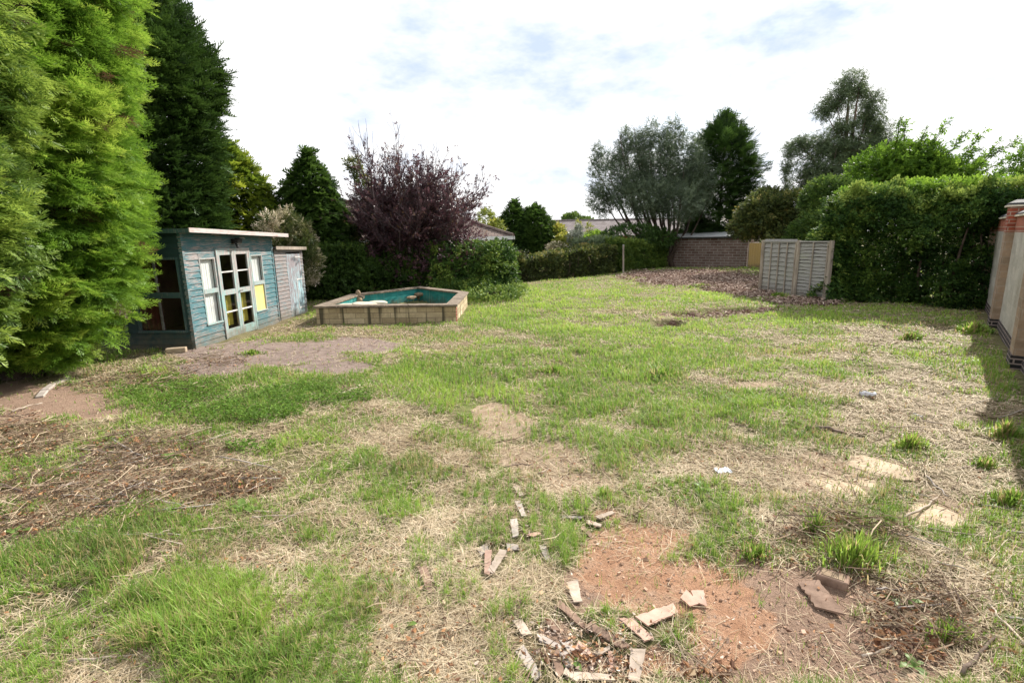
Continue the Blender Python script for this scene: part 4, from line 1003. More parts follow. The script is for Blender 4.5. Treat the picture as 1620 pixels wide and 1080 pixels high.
def trunk(parent, base, top, r0, r1, mat, name="trunk", bend=0.1, k=8):
    m = MB(); n = 7; b = np.array(base, float); t = np.array(top, float); off = RNG.normal(0, bend, (2, 2))
    pts = [b + (t - b) * i / (n - 1) + np.array([*(off[0] * math.sin(PI * i / (n - 1)) + off[1] * 0.4 * math.sin(2 * PI * i / (n - 1))), 0]) for i in range(n)]
    m.tube(pts, [r0 * (1.35 if i == 0 else 1) * (1 - i / (n - 1)) + r1 * i / (n - 1) for i in range(n)], k)
    return m.build(name, mat, parent, smooth=True)

def conifer(name, label, cat, cx, cy, prof, n, T, sc, mat, group=None, inner=0.35, lump=0.22, elev=(0.1, 0.35), tbase=0.45, trunkr=0.16, lumpf=1.3, arc=None, squash=1.0, lean=(0, 0), tvar=1.0, rag=0.0):
    """prof: list of (z, radius). Sprays cover a lumpy surface of revolution."""
    z0, zt = prof[0][0], prof[-1][0]
    root = thing(name, (cx, cy, 0), label, cat, group)
    trunk(root, (cx, cy, -0.1), (cx + lean[0], cy + lean[1], zt * 0.93), trunkr, 0.03, M['bark'])
    pz = np.array([p[0] for p in prof]); pr = np.array([p[1] for p in prof])
    zz = np.linspace(z0, zt, 200); w = np.interp(zz, pz, pr) + 0.12; cdf = np.cumsum(w); cdf /= cdf[-1]
    z = np.interp(RNG.random(n), cdf, zz)
    th = RNG.uniform(-PI, PI, n) if arc is None else RNG.uniform(arc[0], arc[1], n)
    R = np.interp(z, pz, pr)
    lm = fbm(np.cos(th) * lumpf * 1.6 + 7 + cx, np.sin(th) * lumpf * 1.6 + 7 + cy, z * lumpf, 3)
    R = R * (1 + lump * 2 * (lm - 0.5)) + 0.25 * (fbm(th * 5, z * 3, 0, 2) - 0.5) * np.minimum(1, R)
    R = R * (1 + rag * RNG.random(n) ** 4)
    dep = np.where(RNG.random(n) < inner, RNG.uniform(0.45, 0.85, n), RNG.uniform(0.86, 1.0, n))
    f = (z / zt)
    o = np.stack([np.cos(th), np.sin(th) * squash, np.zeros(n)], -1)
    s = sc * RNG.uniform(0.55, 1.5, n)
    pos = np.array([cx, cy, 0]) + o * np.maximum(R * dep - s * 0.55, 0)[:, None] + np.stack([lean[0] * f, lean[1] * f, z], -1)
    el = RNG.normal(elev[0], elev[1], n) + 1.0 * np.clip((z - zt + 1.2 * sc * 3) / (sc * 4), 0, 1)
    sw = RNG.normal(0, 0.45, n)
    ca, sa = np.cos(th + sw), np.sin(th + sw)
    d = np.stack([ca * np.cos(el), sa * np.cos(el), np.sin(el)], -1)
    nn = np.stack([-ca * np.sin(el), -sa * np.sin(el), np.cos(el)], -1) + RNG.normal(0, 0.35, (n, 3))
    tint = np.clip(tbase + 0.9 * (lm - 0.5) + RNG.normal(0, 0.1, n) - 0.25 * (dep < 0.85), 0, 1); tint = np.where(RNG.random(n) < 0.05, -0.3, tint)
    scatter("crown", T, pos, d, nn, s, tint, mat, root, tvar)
    return root

PL = [t_plume(7, 5, 2, i, 0.042, 0.25, 0.42) for i in range(4)]
PLo = [t_plume(6, 4, 1, 20 + i, 0.075, 0.2, 0.42) for i in range(4)]
CY = [t_cypress(7, 2, 40 + i, 0.075, 0.35) for i in range(3)]
CYs = [t_cypress(5, 0, 50 + i, 0.14, 0.5) for i in range(3)]
NE = [t_cypress(6, 1, 60 + i, 0.05, 0.0) for i in range(3)]

# nearest: two big cypresses on the left
conifer("golden_cypress", "huge lime golden cypress overhanging the side of the blue summer house", "conifer", -8.0, 8.1,
        [(0.3, 0.8), (0.8, 1.3), (1.4, 1.75), (2.2, 2.0), (4.0, 2.05), (6.0, 2.35), (8.0, 1.95), (9.5, 0.3)], 5600, PL, 0.6, M['gold'], lump=0.15, elev=(0.18, 0.22), tbase=0.52, trunkr=0.22, tvar=1.5, arc=(-PI * 0.95, PI * 0.55))
conifer("olive_cypress", "dull olive green cypress at the extreme left nearest the camera", "conifer", -6.65, 5.35,
        [(0.7, 0.35), (1.2, 0.9), (2.2, 1.3), (3.6, 1.5), (5.5, 1.45), (7.2, 1.1), (8.4, 0.2)], 3600, PLo, 0.5, M['olive'], lump=0.32, elev=(0.25, 0.4), tbase=0.4, trunkr=0.17, tvar=2.2, arc=(-PI * 0.95, PI * 0.5))
conifer("dark_cypress", "tall dark green column shaped cypress rising behind the blue summer house", "conifer", -10.45, 15.2,
        [(0.2, 1.4), (1.5, 1.85), (5, 2.2), (6.9, 2.35), (7.9, 2.1), (8.5, 1.4), (8.8, 0.5)], 9500, CY, 0.5, M['dkcyp'], lump=0.24, rag=0.1, elev=(0.55, 0.3), tbase=0.45)
conifer("dark_cypress", "dark green cypress column hidden mostly behind the lime golden cypress", "conifer", -12.6, 13.6,
        [(0.2, 1.4), (1.5, 1.8), (5, 2.0), (7.0, 1.7), (7.9, 1.0), (8.4, 0.3)], 4500, CY, 0.6, M['dkcyp'], lump=0.15, elev=(0.55, 0.3), tbase=0.4)
conifer("yellow_cypress", "yellow tipped broad cypress between the tall dark column and the pointed dark tree", "conifer", -9.95, 19.3,
        [(0.2, 1.6), (1.5, 1.8), (3, 1.65), (4.1, 1.2), (4.9, 0.6), (5.35, 0.1)], 5200, CYs, 0.42, M['yelcyp'], lump=0.24, elev=(0.1, 0.3), tbase=0.5)
conifer("green_cypress", "pointed dark green cypress behind the white variegated bush", "conifer", -7.45, 20.0,
        [(0.2, 1.6), (1.5, 1.6), (3, 1.35), (4.1, 0.95), (4.7, 0.5), (5.2, 0.06)], 5600, CYs, 0.38, M['dkcyp'], lump=0.2, elev=(0.0, 0.35), tbase=0.72)
conifer("twin_conifer", "darker left hand point of the rounded conifers beyond the ivy mound", "conifer", 0.35, 36.0,
        [(0.2, 1.7), (1.5, 1.8), (2.7, 1.35), (3.6, 0.75), (4.3, 0.1)], 3200, CYs, 0.45, M['dkcyp'], lump=0.2, elev=(0.1, 0.4), tbase=0.55)
conifer("twin_conifer", "blunter right hand one of the rounded conifers beyond the ivy mound", "conifer", 1.75, 36.3,
        [(0.2, 1.5), (1.5, 1.65), (2.6, 1.35), (3.5, 0.85), (3.95, 0.15)], 3200, CYs, 0.45, M['dkcyp'], lump=0.2, elev=(0.1, 0.4), tbase=0.68)
conifer("dark_pine", "tall dark ragged conifer behind the low brick shed", "conifer", 14.6, 36.5,
        [(0.3, 2.0), (2.0, 2.3), (4.5, 2.45), (6.5, 2.15), (8.0, 1.6), (8.9, 0.9), (9.3, 0.3)], 4600, NE, 0.85, M['dkcyp'], lump=0.55, elev=(0.25, 0.35), tbase=0.4, lumpf=0.75, rag=0.35)

# ---- broad crowns made of lumps
def ell(u, v, y, ru, rv, rd=None):
    c = W(u, v, y); k = (W(u + 50, v, y) - c)[0] / 50
    return (c, np.array([ru * k, (rd if rd is not None else ru * k), rv * k]))

def crown(parent, name, ells, n, T, sc, mat, tbase=0.5, up=0.25, rnd=0.6, shell=0.35, gap=0.0, lumpf=0.9, tvar=1.0, lump=0.3, seed=0, zmin=0.05, ctint=0.9):
    area = np.array([(e[1][0] * e[1][2] + e[1][0] * e[1][1] + e[1][1] * e[1][2]) for e in ells]); area /= area.sum()
    pos, out_ = [], []
    for e, a in zip(ells, area):
        k = max(4, int(n * a)); o = nrmz(RNG.normal(0, 1, (k, 3)))
        p = o * (1 - shell * RNG.random(k) ** 1.4)[:, None]
        q = e[0] + p * e[1]
        lm = fbm(q[:, 0] * lumpf + seed, q[:, 1] * lumpf, q[:, 2] * lumpf + 3, 3)
        q = e[0] + p * e[1] * (1 + lump * 2 * (lm - 0.5))[:, None]
        pos.append(q); out_.append(nrmz(o / e[1]))
    pos = np.concatenate(pos); o = np.concatenate(out_); m = len(pos)
    g = fbm(pos[:, 0] * lumpf * 2 + 11 + seed, pos[:, 1] * lumpf * 2, pos[:, 2] * lumpf * 2, 3)
    kp = (g > gap) & (pos[:, 2] > zmin); pos, o, g = pos[kp], o[kp], g[kp]; m = len(pos)
    d = nrmz(o + RNG.normal(0, rnd, (m, 3)) + np.array([0, 0, up]))
    nn = nrmz(np.array([0, 0, 1.0]) + o * 0.5 + RNG.normal(0, 0.5, (m, 3)))
    s = sc * RNG.uniform(0.65, 1.35, m)
    tint = np.clip(tbase + ctint * (g - 0.5) + RNG.normal(0, 0.12, m), 0, 1)
    return scatter(name, T, pos - d * s[:, None] * 0.4, d, nn, s, tint, mat, parent, tvar)

def limbs(parent, base, ells, r0, mat, name="trunk", n=None, fork=0.35, seed=0):
    """a trunk that forks into a limb for every lump of the crown"""
    rg = np.random.default_rng(seed); m = MB(); base = np.array(base, float)
    top = max(e[0][2] for e in ells); fk = base + np.array([rg.normal(0, 0.1), rg.normal(0, 0.1), top * fork])
    m.tube([base - UP * 0.1, base + (fk - base) * 0.5 + rg.normal(0, 0.04, 3), fk], [r0 * 1.25, r0, r0 * 0.85], 8)
    for e in ells:
        t = e[0] + rg.normal(0, 0.2, 3) * e[1]; mid = fk + (t - fk) * 0.5 + np.array([0, 0, 0.12 * np.linalg.norm(t - fk)]) * -0.6 + rg.normal(0, 0.08, 3)
        m.tube([fk - UP * 0.05, mid, t], [r0 * 0.55, r0 * 0.35, r0 * 0.15], 6)
        for _ in range(5):
            q = mid + (t - mid) * rg.uniform(0, 1); e2 = e[0] + nrmz(rg.normal(0, 1, 3) + np.array([0, 0, 0.5])) * e[1] * 0.9
            m.tube([q, (q + e2) / 2 + rg.normal(0, 0.06, 3), e2], [r0 * 0.16, r0 * 0.1, r0 * 0.03], 4)
    return m.build(name, mat, parent, smooth=True, bc=False)

BR = [t_broad(9, 0.30, 0.17, i) for i in range(4)]
BRs = [t_broad(5, 0.5, 0.3, 10 + i) for i in range(3)]
NAR = [t_broad(11, 0.30, 0.065, 20 + i, 0.15, 50) for i in range(4)]
EUC = [t_broad(10, 0.26, 0.085, 30 + i, 0.35, 60, updn=0.6) for i in range(4)]
IVY = [t_broad(7, 0.34, 0.27, 40 + i, 0.5, 70, updn=0.5) for i in range(4)]

def bush(name, label, cat, ells, n, T, sc, mat, group=None, r0=0.06, bark='bark', **kw):
    c = sum(e[0] * e[1][0] for e in ells) / sum(e[1][0] for e in ells)
    root = thing(name, (c[0], c[1], 0), label, cat, group)
    limbs(root, (c[0], c[1], 0), ells, r0, M[bark], "stem" if r0 < 0.1 else "trunk", seed=int(abs(c[0] * 10)))
    crown(root, "foliage" if r0 < 0.1 else "crown", ells, n, T, sc, mat, **kw)
    return root

# left boundary
bush("variegated_bush", "white and pink variegated bush behind the little tool shed", "bush",
     [ell(440, 385, 17.2, 34, 45), ell(474, 378, 17.6, 24, 36), ell(484, 410, 17.2, 22, 46), ell(425, 352, 17.8, 16, 14), ell(455, 345, 17.4, 12, 14)], 1900, NAR, 0.34, M['varieg'], tbase=0.5, up=0.8, ctint=2.6)
bush("dark_shrub", "dark leafy shrub behind the left corner of the raised pond", "bush",
     [ell(525, 440, 18.6, 40, 45), ell(560, 425, 19.2, 38, 42), ell(590, 445, 18.9, 36, 40), ell(505, 410, 18.9, 20, 30)], 3600, BR, 0.28, M['green'], tbase=0.35)
bush("dark_shrub", "darkest shrub under the purple tree behind the middle of the raised pond", "bush",
     [ell(635, 440, 19.3, 42, 46), ell(675, 440, 19.6, 40, 44), ell(610, 420, 20.3, 40, 40)], 3600, BR, 0.28, M['green'], tbase=0.25)
bush("yellowish_shrub", "thin yellowish green shrub in front of the bungalow roof left of the purple tree", "bush",
     [ell(585, 385, 20.6, 30, 34), ell(610, 365, 21.0, 26, 26), ell(560, 260, 21.0, 12, 10), ell(572, 290, 21.0, 14, 18)], 1300, BR, 0.3, M['hedge2'], tbase=0.62, gap=0.3)
bush("ivy_mound", "rounded mound of ivy with bright top leaves at the end of the left boundary", "ivy",
     [ell(760, 420, 19.2, 58, 40, 1.0), ell(720, 435, 19.0, 45, 36, 1.0), ell(790, 405, 19.6, 30, 26, 0.9), ell(800, 435, 19.3, 22, 32, 0.7), ell(740, 455, 18.4, 60, 18, 0.9), ell(700, 400, 19.8, 40, 24, 0.9)], 8500, IVY, 0.20, M['ivy'], tbase=0.58, ctint=1.7)
bush("low_ivy", "low straggling ivy spreading onto the grass right of the pond", "ivy",
     [ell(775, 462, 17.6, 50, 9, 1.2), ell(810, 456, 18.6, 26, 8, 0.8)], 1300, IVY, 0.16, M['ivy'], tbase=0.8, zmin=0.0, lump=0.6, gap=0.38)

# purple leaved plum: stems fan upward, many bare twigs at the top
def plum():
    base = np.array([-4.0, 19.9, 0.0]); rg = np.random.default_rng(14)
    root = thing("purple_plum_tree", base, "purple leaved plum tree with bare twiggy top in front of the bungalow", "tree")
    m = MB(); tips = []; tw = MB()
    def grow(p, d, L, r, lev, acc):
        n = 4; pts = [p]; q = p.copy(); dd = d.copy()
        for i in range(n):
            dd = nrmz(dd + rg.normal(0, 0.09, 3) + UP * 0.05); q = q + dd * L / n; pts.append(q.copy())
        acc.tube(pts, [r * (1 - 0.5 * i / n) for i in range(n + 1)], 6 if lev < 2 else 3, False)
        if lev >= 4:
            tips.append((pts, L)); return
        for k in range([5, 4, 4, 3][lev]):
            t = rg.integers(1, n + 1); a = nrmz(dd + rg.normal(0, [0.5, 0.42, 0.38, 0.36][lev], 3) + UP * 0.12)
            if lev >= 1: tips.append((pts, L))
            grow(pts[t], a, L * rg.uniform(0.6, 0.82), r * 0.55, lev + 1, acc if lev < 1 else tw)
    m.tube([base - UP * 0.1, base + UP * 0.5, base + np.array([0.05, 0, 1.1])], [0.17, 0.14, 0.13], 8)
    for k in range(11):
        a = 2 * PI * k / 11 + rg.normal(0, 0.2); s_ = rg.uniform(0.45, 1.25)
        grow(base + np.array([0.05, 0, 0.6 + 0.06 * k]), nrmz(np.array([math.cos(a) * s_, math.sin(a) * s_, 1.0])), 1.95, 0.07, 0, m)
    m.build("trunk", M['barkred'], root, smooth=True, bc=False); tw.build("twigs", M['barkred'], root, bc=False)
    P, D = [], []
    for pts, L in tips:
        for _ in range(3):
            i = rg.integers(0, len(pts) - 1); t = rg.random(); q = pts[i] + (pts[i + 1] - pts[i]) * t
            h = q[2]
            if rg.random() < np.interp(h, [2.5, 3.9, 5.2, 6.6], [0.95, 0.6, 0.22, 0.05]): P.append(q); D.append(pts[i + 1] - pts[i])
    P = np.array(P); D = nrmz(np.array(D)) + rg.normal(0, 0.5, (len(P), 3)); n = len(P)
    lo = [ell(655, 375, 20.2, 74, 46, 1.6), ell(725, 385, 20.2, 46, 46, 1.4), ell(600, 350, 20.6, 44, 38, 1.2), ell(685, 325, 20.3, 62, 38, 1.4), ell(690, 410, 19.6, 60, 36, 1.0), ell(655, 425, 19.2, 60, 34, 0.9), ell(610, 400, 19.6, 34, 30, 0.9), ell(725, 420, 19.0, 40, 30, 0.8)]
    scatter("leaves", BRs, P, D, nrmz(rg.normal(0, 1, (n, 3)) + UP), rg.uniform(0.09, 0.17, n), np.clip(rg.normal(0.55, 0.2, n), 0, 0.93), M['purple'], root)
    crown(root, "crown", lo, 9000, BRs, 0.16, M['purple'], tbase=0.5, shell=0.9, gap=0.36, lump=0.45, rnd=0.9, lumpf=1.3)
plum()

# far hedge and its garden
def hedge(name, label, pts, thick, h0, n, T, sc, mat, cat="hedge", tbase=0.45, topt=0.25, stems=0, lump=0.12, **kw):
    """pts: (x, y, height) along the front face; thickness goes away from the camera"""
    P = np.array(pts, float); c = P[:, :2].mean(0)
    root = thing(name, (c[0], c[1], 0), label, cat)
    seg = np.linalg.norm(np.diff(P[:, :2], axis=0), axis=1); cs = np.concatenate([[0], np.cumsum(seg)]); Lt = cs[-1]
    a = RNG.uniform(0, Lt, n); x = np.interp(a, cs, P[:, 0]); y = np.interp(a, cs, P[:, 1]); H = np.interp(a, cs, P[:, 2])
    dx = np.interp(a + 0.3, cs, P[:, 0]) - np.interp(a - 0.3, cs, P[:, 0]); dy = np.interp(a + 0.3, cs, P[:, 1]) - np.interp(a - 0.3, cs, P[:, 1])
    dr = nrmz(np.stack([dx, dy, np.zeros(n)], -1)); nb = np.stack([-dr[:, 1], dr[:, 0], np.zeros(n)], -1)
    nb *= np.sign((nb * np.stack([x, y, np.zeros(n)], -1)).sum(1) + 1e-6)[:, None]   # away from the camera
    per = H * 2 + thick; f = RNG.random(n) * per
    front = f < H; back = f > H + thick; top = ~front & ~back
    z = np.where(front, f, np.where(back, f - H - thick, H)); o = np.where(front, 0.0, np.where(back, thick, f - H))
    end = RNG.random(n) < min(0.25, thick * 1.2 / Lt); a2 = RNG.random(n)
    atend = np.where(a2 < 0.5, 0, 1); ze = RNG.uniform(0, 1, n) * H; oe = RNG.uniform(0, thick, n)
    x = np.where(end, np.where(atend == 0, P[0, 0], P[-1, 0]), x); y = np.where(end, np.where(atend == 0, P[0, 1], P[-1, 1]), y)
    z = np.where(end, ze, z); o = np.where(end, oe, o)
    outn = -nb * front[:, None] + nb * back[:, None] + UP * top[:, None]
    outn = np.where(end[:, None], dr * np.where(atend == 0, -1, 1)[:, None], outn)
    inn = np.where(RNG.random(n) < 0.4, RNG.uniform(0.05, thick * 0.45, n), RNG.uniform(0, 0.08, n))
    pos = np.stack([x, y, z + h0], -1) + nb * o[:, None]
    lm = fbm(pos[:, 0] * 0.9, pos[:, 1] * 0.9, pos[:, 2] * 1.1, 3)
    pos = pos - outn * (inn + (0.5 - lm) * 2 * lump * 2 * min(1, thick))[:, None]
    # rounded shoulders
    edge = np.clip((pos[:, 2] - h0 - H + 0.25 * thick) / (0.25 * thick + 0.05), 0, 1) ** 2 * thick * 0.18
    pos = pos + nb * (edge * (front & ~end))[:, None]
    g = fbm(pos[:, 0] * 2, pos[:, 1] * 2, pos[:, 2] * 2 + 9, 3); kp = (pos[:, 2] > 0.03) & (g > kw.get('gap', 0.0))
    pos, outn, g, top = pos[kp], outn[kp], g[kp], top[kp]; m = len(pos)
    d = nrmz(outn + RNG.normal(0, 0.6, (m, 3)) + UP * 0.35); nn = nrmz(UP + RNG.normal(0, 0.5, (m, 3)) + outn * 0.4)
    s = sc * RNG.uniform(0.6, 1.35, m)
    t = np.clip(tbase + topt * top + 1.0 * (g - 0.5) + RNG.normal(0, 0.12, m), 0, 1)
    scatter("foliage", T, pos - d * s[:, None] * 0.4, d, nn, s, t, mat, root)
    ns = stems or int(Lt / 0.6)
    for i in range(ns):
        a = (i + RNG.uniform(0.1, 0.9)) * Lt / ns; b = np.array([np.interp(a, cs, P[:, 0]), np.interp(a, cs, P[:, 1]), 0]); k = min(int(len(nb) * 0.5), len(nb) - 1)
        off = RNG.uniform(0.06, 0.6) * thick; dirn = nb[0] if len(P) == 2 else nb[np.argmin(np.abs(x - b[0]) + np.abs(y - b[1]))]
        b = b + dirn * off; Hh = np.interp(a, cs, P[:, 2]); q = [b - UP * 0.05]; 
        for j in range(3): q.append(q[-1] + np.array([RNG.normal(0, 0.12), RNG.normal(0, 0.1), Hh * 0.27]))
        mm = MB(); mm.tube(q, np.array([0.04, 0.03, 0.022, 0.01]) * RNG.uniform(0.6, 1.4), 5); mm.build("stem", M['bark'], root, smooth=True, bc=False)
    return root

hedge("clipped_hedge", "low clipped hedge with reddish leaves left of the pale post", [(0.5, 24.0, 1.05), (2.4, 25.4, 1.25), (4.3, 26.8, 1.45), (5.9, 28.6, 1.5)], 1.3, 0, 9000, BRs, 0.17, M['hedge2'], tbase=0.45, topt=0.2)
hedge("rounded_hedge", "grey green rounded hedge top behind the clipped hedge", [(4.4, 29.2, 1.75), (6.4, 30.6, 1.85)], 1.6, 0, 2600, BRs, 0.2, M['euc2'], tbase=0.45)
hedge("leafy_hedge", "green leafy hedge between the pale post and the brick shed", [(6.3, 29.2, 1.75), (8.0, 31.0, 1.6), (9.9, 33.0, 1.3)], 1.4, 0, 5600, BR, 0.32, M['green'], tbase=0.6)
bush("dark_dome_shrub", "dark green dome shaped shrub under the grey green multi stemmed tree", "bush", [ell(1000, 372, 32.5, 46, 18, 1.5), ell(1040, 378, 33.0, 30, 16, 1.2), ell(1110, 372, 36, 60, 12, 1.2)], 3600, BRs, 0.2, M['dkcyp'], tbase=0.55)
bush("yellow_green_shrub", "yellow green shrub right beside the rounded conifers", "bush", [ell(878, 375, 36.5, 18, 22, 1.2), ell(890, 385, 35, 16, 14, 1.0)], 1500, BRs, 0.3, M['yshrub'], tbase=0.6)
bush("light_green_shrub", "light green shrub in front of the distant roof beside the dark dome shrub", "bush", [ell(940, 378, 36.5, 16, 12, 1.0), ell(925, 384, 36, 10, 12, 1.0), ell(955, 380, 36, 12, 12, .8)], 1300, BRs, 0.26, M['bright'], tbase=0.75)
bush("grey_leaved_shrub", "thin grey leaved shrub in the middle below the distant roof", "bush", [ell(905, 383, 34.5, 12, 16, 0.8), ell(915, 372, 35, 6, 18, 0.6)], 520, BRs, 0.22, M['greyshrub'], gap=0.35)
bush("wispy_sapling", "wispy pale green sapling crossing the distant roof", "tree", [ell(915, 362, 37, 5, 18, .5), ell(932, 366, 37, 6, 16, .5)], 200, BRs, 0.2, M['yshrub'], gap=0.3)
bush("orange_flowers", "patch of orange yellow flowers above the clipped hedge", "flowers", [ell(932, 383, 30.5, 9, 2.6, 0.3)], 260, BRs, 0.12, M['orange'], r0=0.02)
bush("red_flowers", "small clump of red flowers above the leafy hedge near the pale post", "flowers", [ell(978, 379, 31.0, 3.5, 3, 0.2), ell(990, 376, 31.5, 3, 2, 0.2)], 120, BRs, 0.1, M['red'], r0=0.02)
bush("peach_flower_shrub", "peach tinted shrub at the left end behind the clipped hedge", "bush", [ell(880, 390, 30, 16, 6, 0.6)], 420, BRs, 0.18, M['varieg'], tbase=0.45)
bush("far_tree", "small round tree crown beyond the distant roof ridge", "tree", [ell(905, 346, 92, 16, 8, 2.0), ell(925, 350, 92, 14, 5, 2)], 900, BRs, 0.6, M['green'], r0=0.15)
bush("hazel_bush", "pale green bush peeping between the purple tree and the rounded conifers", "bush", [ell(770, 352, 34, 16, 20, 1.2), ell(785, 362, 33, 14, 14, 1.0)], 700, BRs, 0.28, M['yshrub'], tbase=0.4, gap=0.3)

# grey green multi stemmed tree
def multistem():
    Y0 = 34.0
    E_ = [ell(965, 285, Y0, 36, 46), ell(1000, 262, Y0, 34, 50), ell(1040, 255, Y0 - .5, 36, 54), ell(1080, 262, Y0, 34, 54), ell(1100, 300, Y0, 30, 44), ell(1020, 310, Y0 - 1.2, 50, 34), ell(950, 318, Y0, 24, 24), ell(1070, 320, Y0 - 1.5, 44, 32), ell(1040, 290, Y0 + 1.5, 60, 50),
          ell(990, 225, Y0, 12, 24), ell(1030, 212, Y0, 11, 24), ell(1068, 212, Y0, 14, 26), ell(945, 245, Y0, 9, 20), ell(1010, 232, Y0, 10, 26), ell(1050, 226, Y0, 9, 26)]
    root = thing("multi_stemmed_tree", (10.5, 33.9, 0), "large grey green multi stemmed evergreen tree behind the far hedge", "tree")
    rg = np.random.default_rng(5); m = MB()
    for i in range(26):
        e = E_[i % len(E_)]; b = np.array([10.5 + rg.normal(0, 0.5), 33.9 + rg.normal(0, 0.4), -0.1]); t = e[0] + rg.normal(0, 0.5, 3)
        t[0] = 10.5 + (t[0] - 10.5) * 1.0; mid = b + (t - b) * 0.45 + np.array([(t[0] - b[0]) * 0.18, 0, -0.1])
        r = rg.uniform(0.06, 0.15); m.tube([b, b + (mid - b) * 0.5 + rg.normal(0, 0.05, 3), mid, t], [r * 1.2, r, r * 0.7, 0.02], 6)
    m.build("trunk", M['bark'], root, smooth=True, bc=False)
    crown(root, "crown", E_, 15000, EUC, 0.42, M['euc'], tbase=0.5, up=0.5, shell=0.5, gap=0.3, lump=0.32)
multistem()

# eucalyptus
def eucalyptus():
    Y0 = 31.0
    E_ = [ell(1345, 135, Y0, 24, 26, 1.1), ell(1325, 160, Y0, 22, 18, 1.0), ell(1375, 165, Y0, 20, 26, 1.0), ell(1305, 175, Y0, 14, 18, .8), ell(1390, 205, Y0, 16, 14, .8), ell(1335, 200, Y0, 26, 16, 1.1), ell(1360, 145, Y0, 16, 12, .6),
          ell(1300, 230, Y0, 26, 22, 1.2), ell(1270, 225, Y0, 20, 12, .8), ell(1252, 235, Y0, 14, 14, .7), ell(1245, 265, Y0, 9, 22, .6), ell(1350, 235, Y0, 34, 24, 1.3), ell(1400, 235, Y0, 26, 26, 1.2), ell(1270, 300, Y0, 14, 20, .6),
          ell(1310, 275, Y0 - .5, 34, 38, 1.3), ell(1300, 310, Y0 - .5, 30, 30, 1.0), ell(1278, 268, Y0 - .3, 24, 30, 1.0), ell(1325, 240, Y0, 30, 28, 1.1), ell(1375, 190, Y0, 24, 22, 1.0),  ell(1345, 300, Y0 - 1, 34, 34, 1.0), ell(1380, 225, Y0, 26, 24, 1.0), ell(1420, 240, Y0, 20, 18, .8),  ell(1360, 275, Y0 + .5, 34, 26, 1.3), ell(1410, 262, Y0, 20, 22, 1.0), ell(1245, 300, Y0, 7, 18, .5)]
    b = W(1350, 330, Y0); b[2] = 0
    root = thing("eucalyptus_tree", b, "tall airy eucalyptus with pinkish trunk, the highest crown on the right", "tree")
    rg = np.random.default_rng(6); m = MB(); s1 = W(1348, 300, Y0); s2 = W(1338, 240, Y0); s3 = W(1345, 130, Y0)
    m.tube([b - UP * 0.1, s1, s2, W(1340, 190, Y0), s3], [0.24, 0.18, 0.13, 0.08, 0.02], 8)
    b2 = W(1292, 330, Y0); b2[2] = 0
    m.tube([b + (0, 0.1, 0.3), W(1318, 310, Y0), W(1285, 250, Y0), W(1265, 228, Y0)], [0.16, 0.12, 0.07, 0.03], 7)
    for e in E_:
        q = s1 + (s3 - s1) * rg.uniform(0.0, 0.7); t = e[0] + rg.normal(0, 0.15, 3); m.tube([q, (q + t) / 2 + np.array([0, 0, -0.15]), t], [0.06, 0.04, 0.012], 5)
        for _ in range(5):
            w_ = nrmz(rg.normal(0, 1, 3)) * e[1] * 0.9; m.tube([t, t + w_ * 0.5 + UP * 0.1, t + w_], [0.015, 0.01, 0.004], 3)
    m.build("trunk", M['barkpale'], root, smooth=True, bc=False)
    crown(root, "crown", E_, 15000, EUC, 0.38, M['euc2'], tbase=0.45, up=-0.3, shell=0.8, gap=0.31, lump=0.4, lumpf=1.2, rnd=0.9)
eucalyptus()

bush("bramble_shrub", "yellowish green rounded shrub above the brick shed and grey fence", "bush",
     [ell(1205, 342, 26.5, 40, 32, 1.6), ell(1245, 340, 26, 40, 36, 1.6), ell(1285, 355, 25.5, 34, 34, 1.4), ell(1215, 318, 27, 30, 20, 1.2), ell(1180, 360, 26.5, 22, 16, 1.0), ell(1255, 375, 25, 40, 26, 1.2)], 7000, BR, 0.36, M['hedge2'], tbase=0.55, ctint=0.7)
bush("dark_understorey", "dark green shrub under the eucalyptus left of the clipped tall hedge", "bush",
     [ell(1310, 320, 22.5, 36, 36, 1.2), ell(1330, 350, 20.5, 34, 36, 1.0), ell(1290, 380, 21.5, 40, 36, 1.0)], 4200, BR, 0.33, M['green'], tbase=0.42)
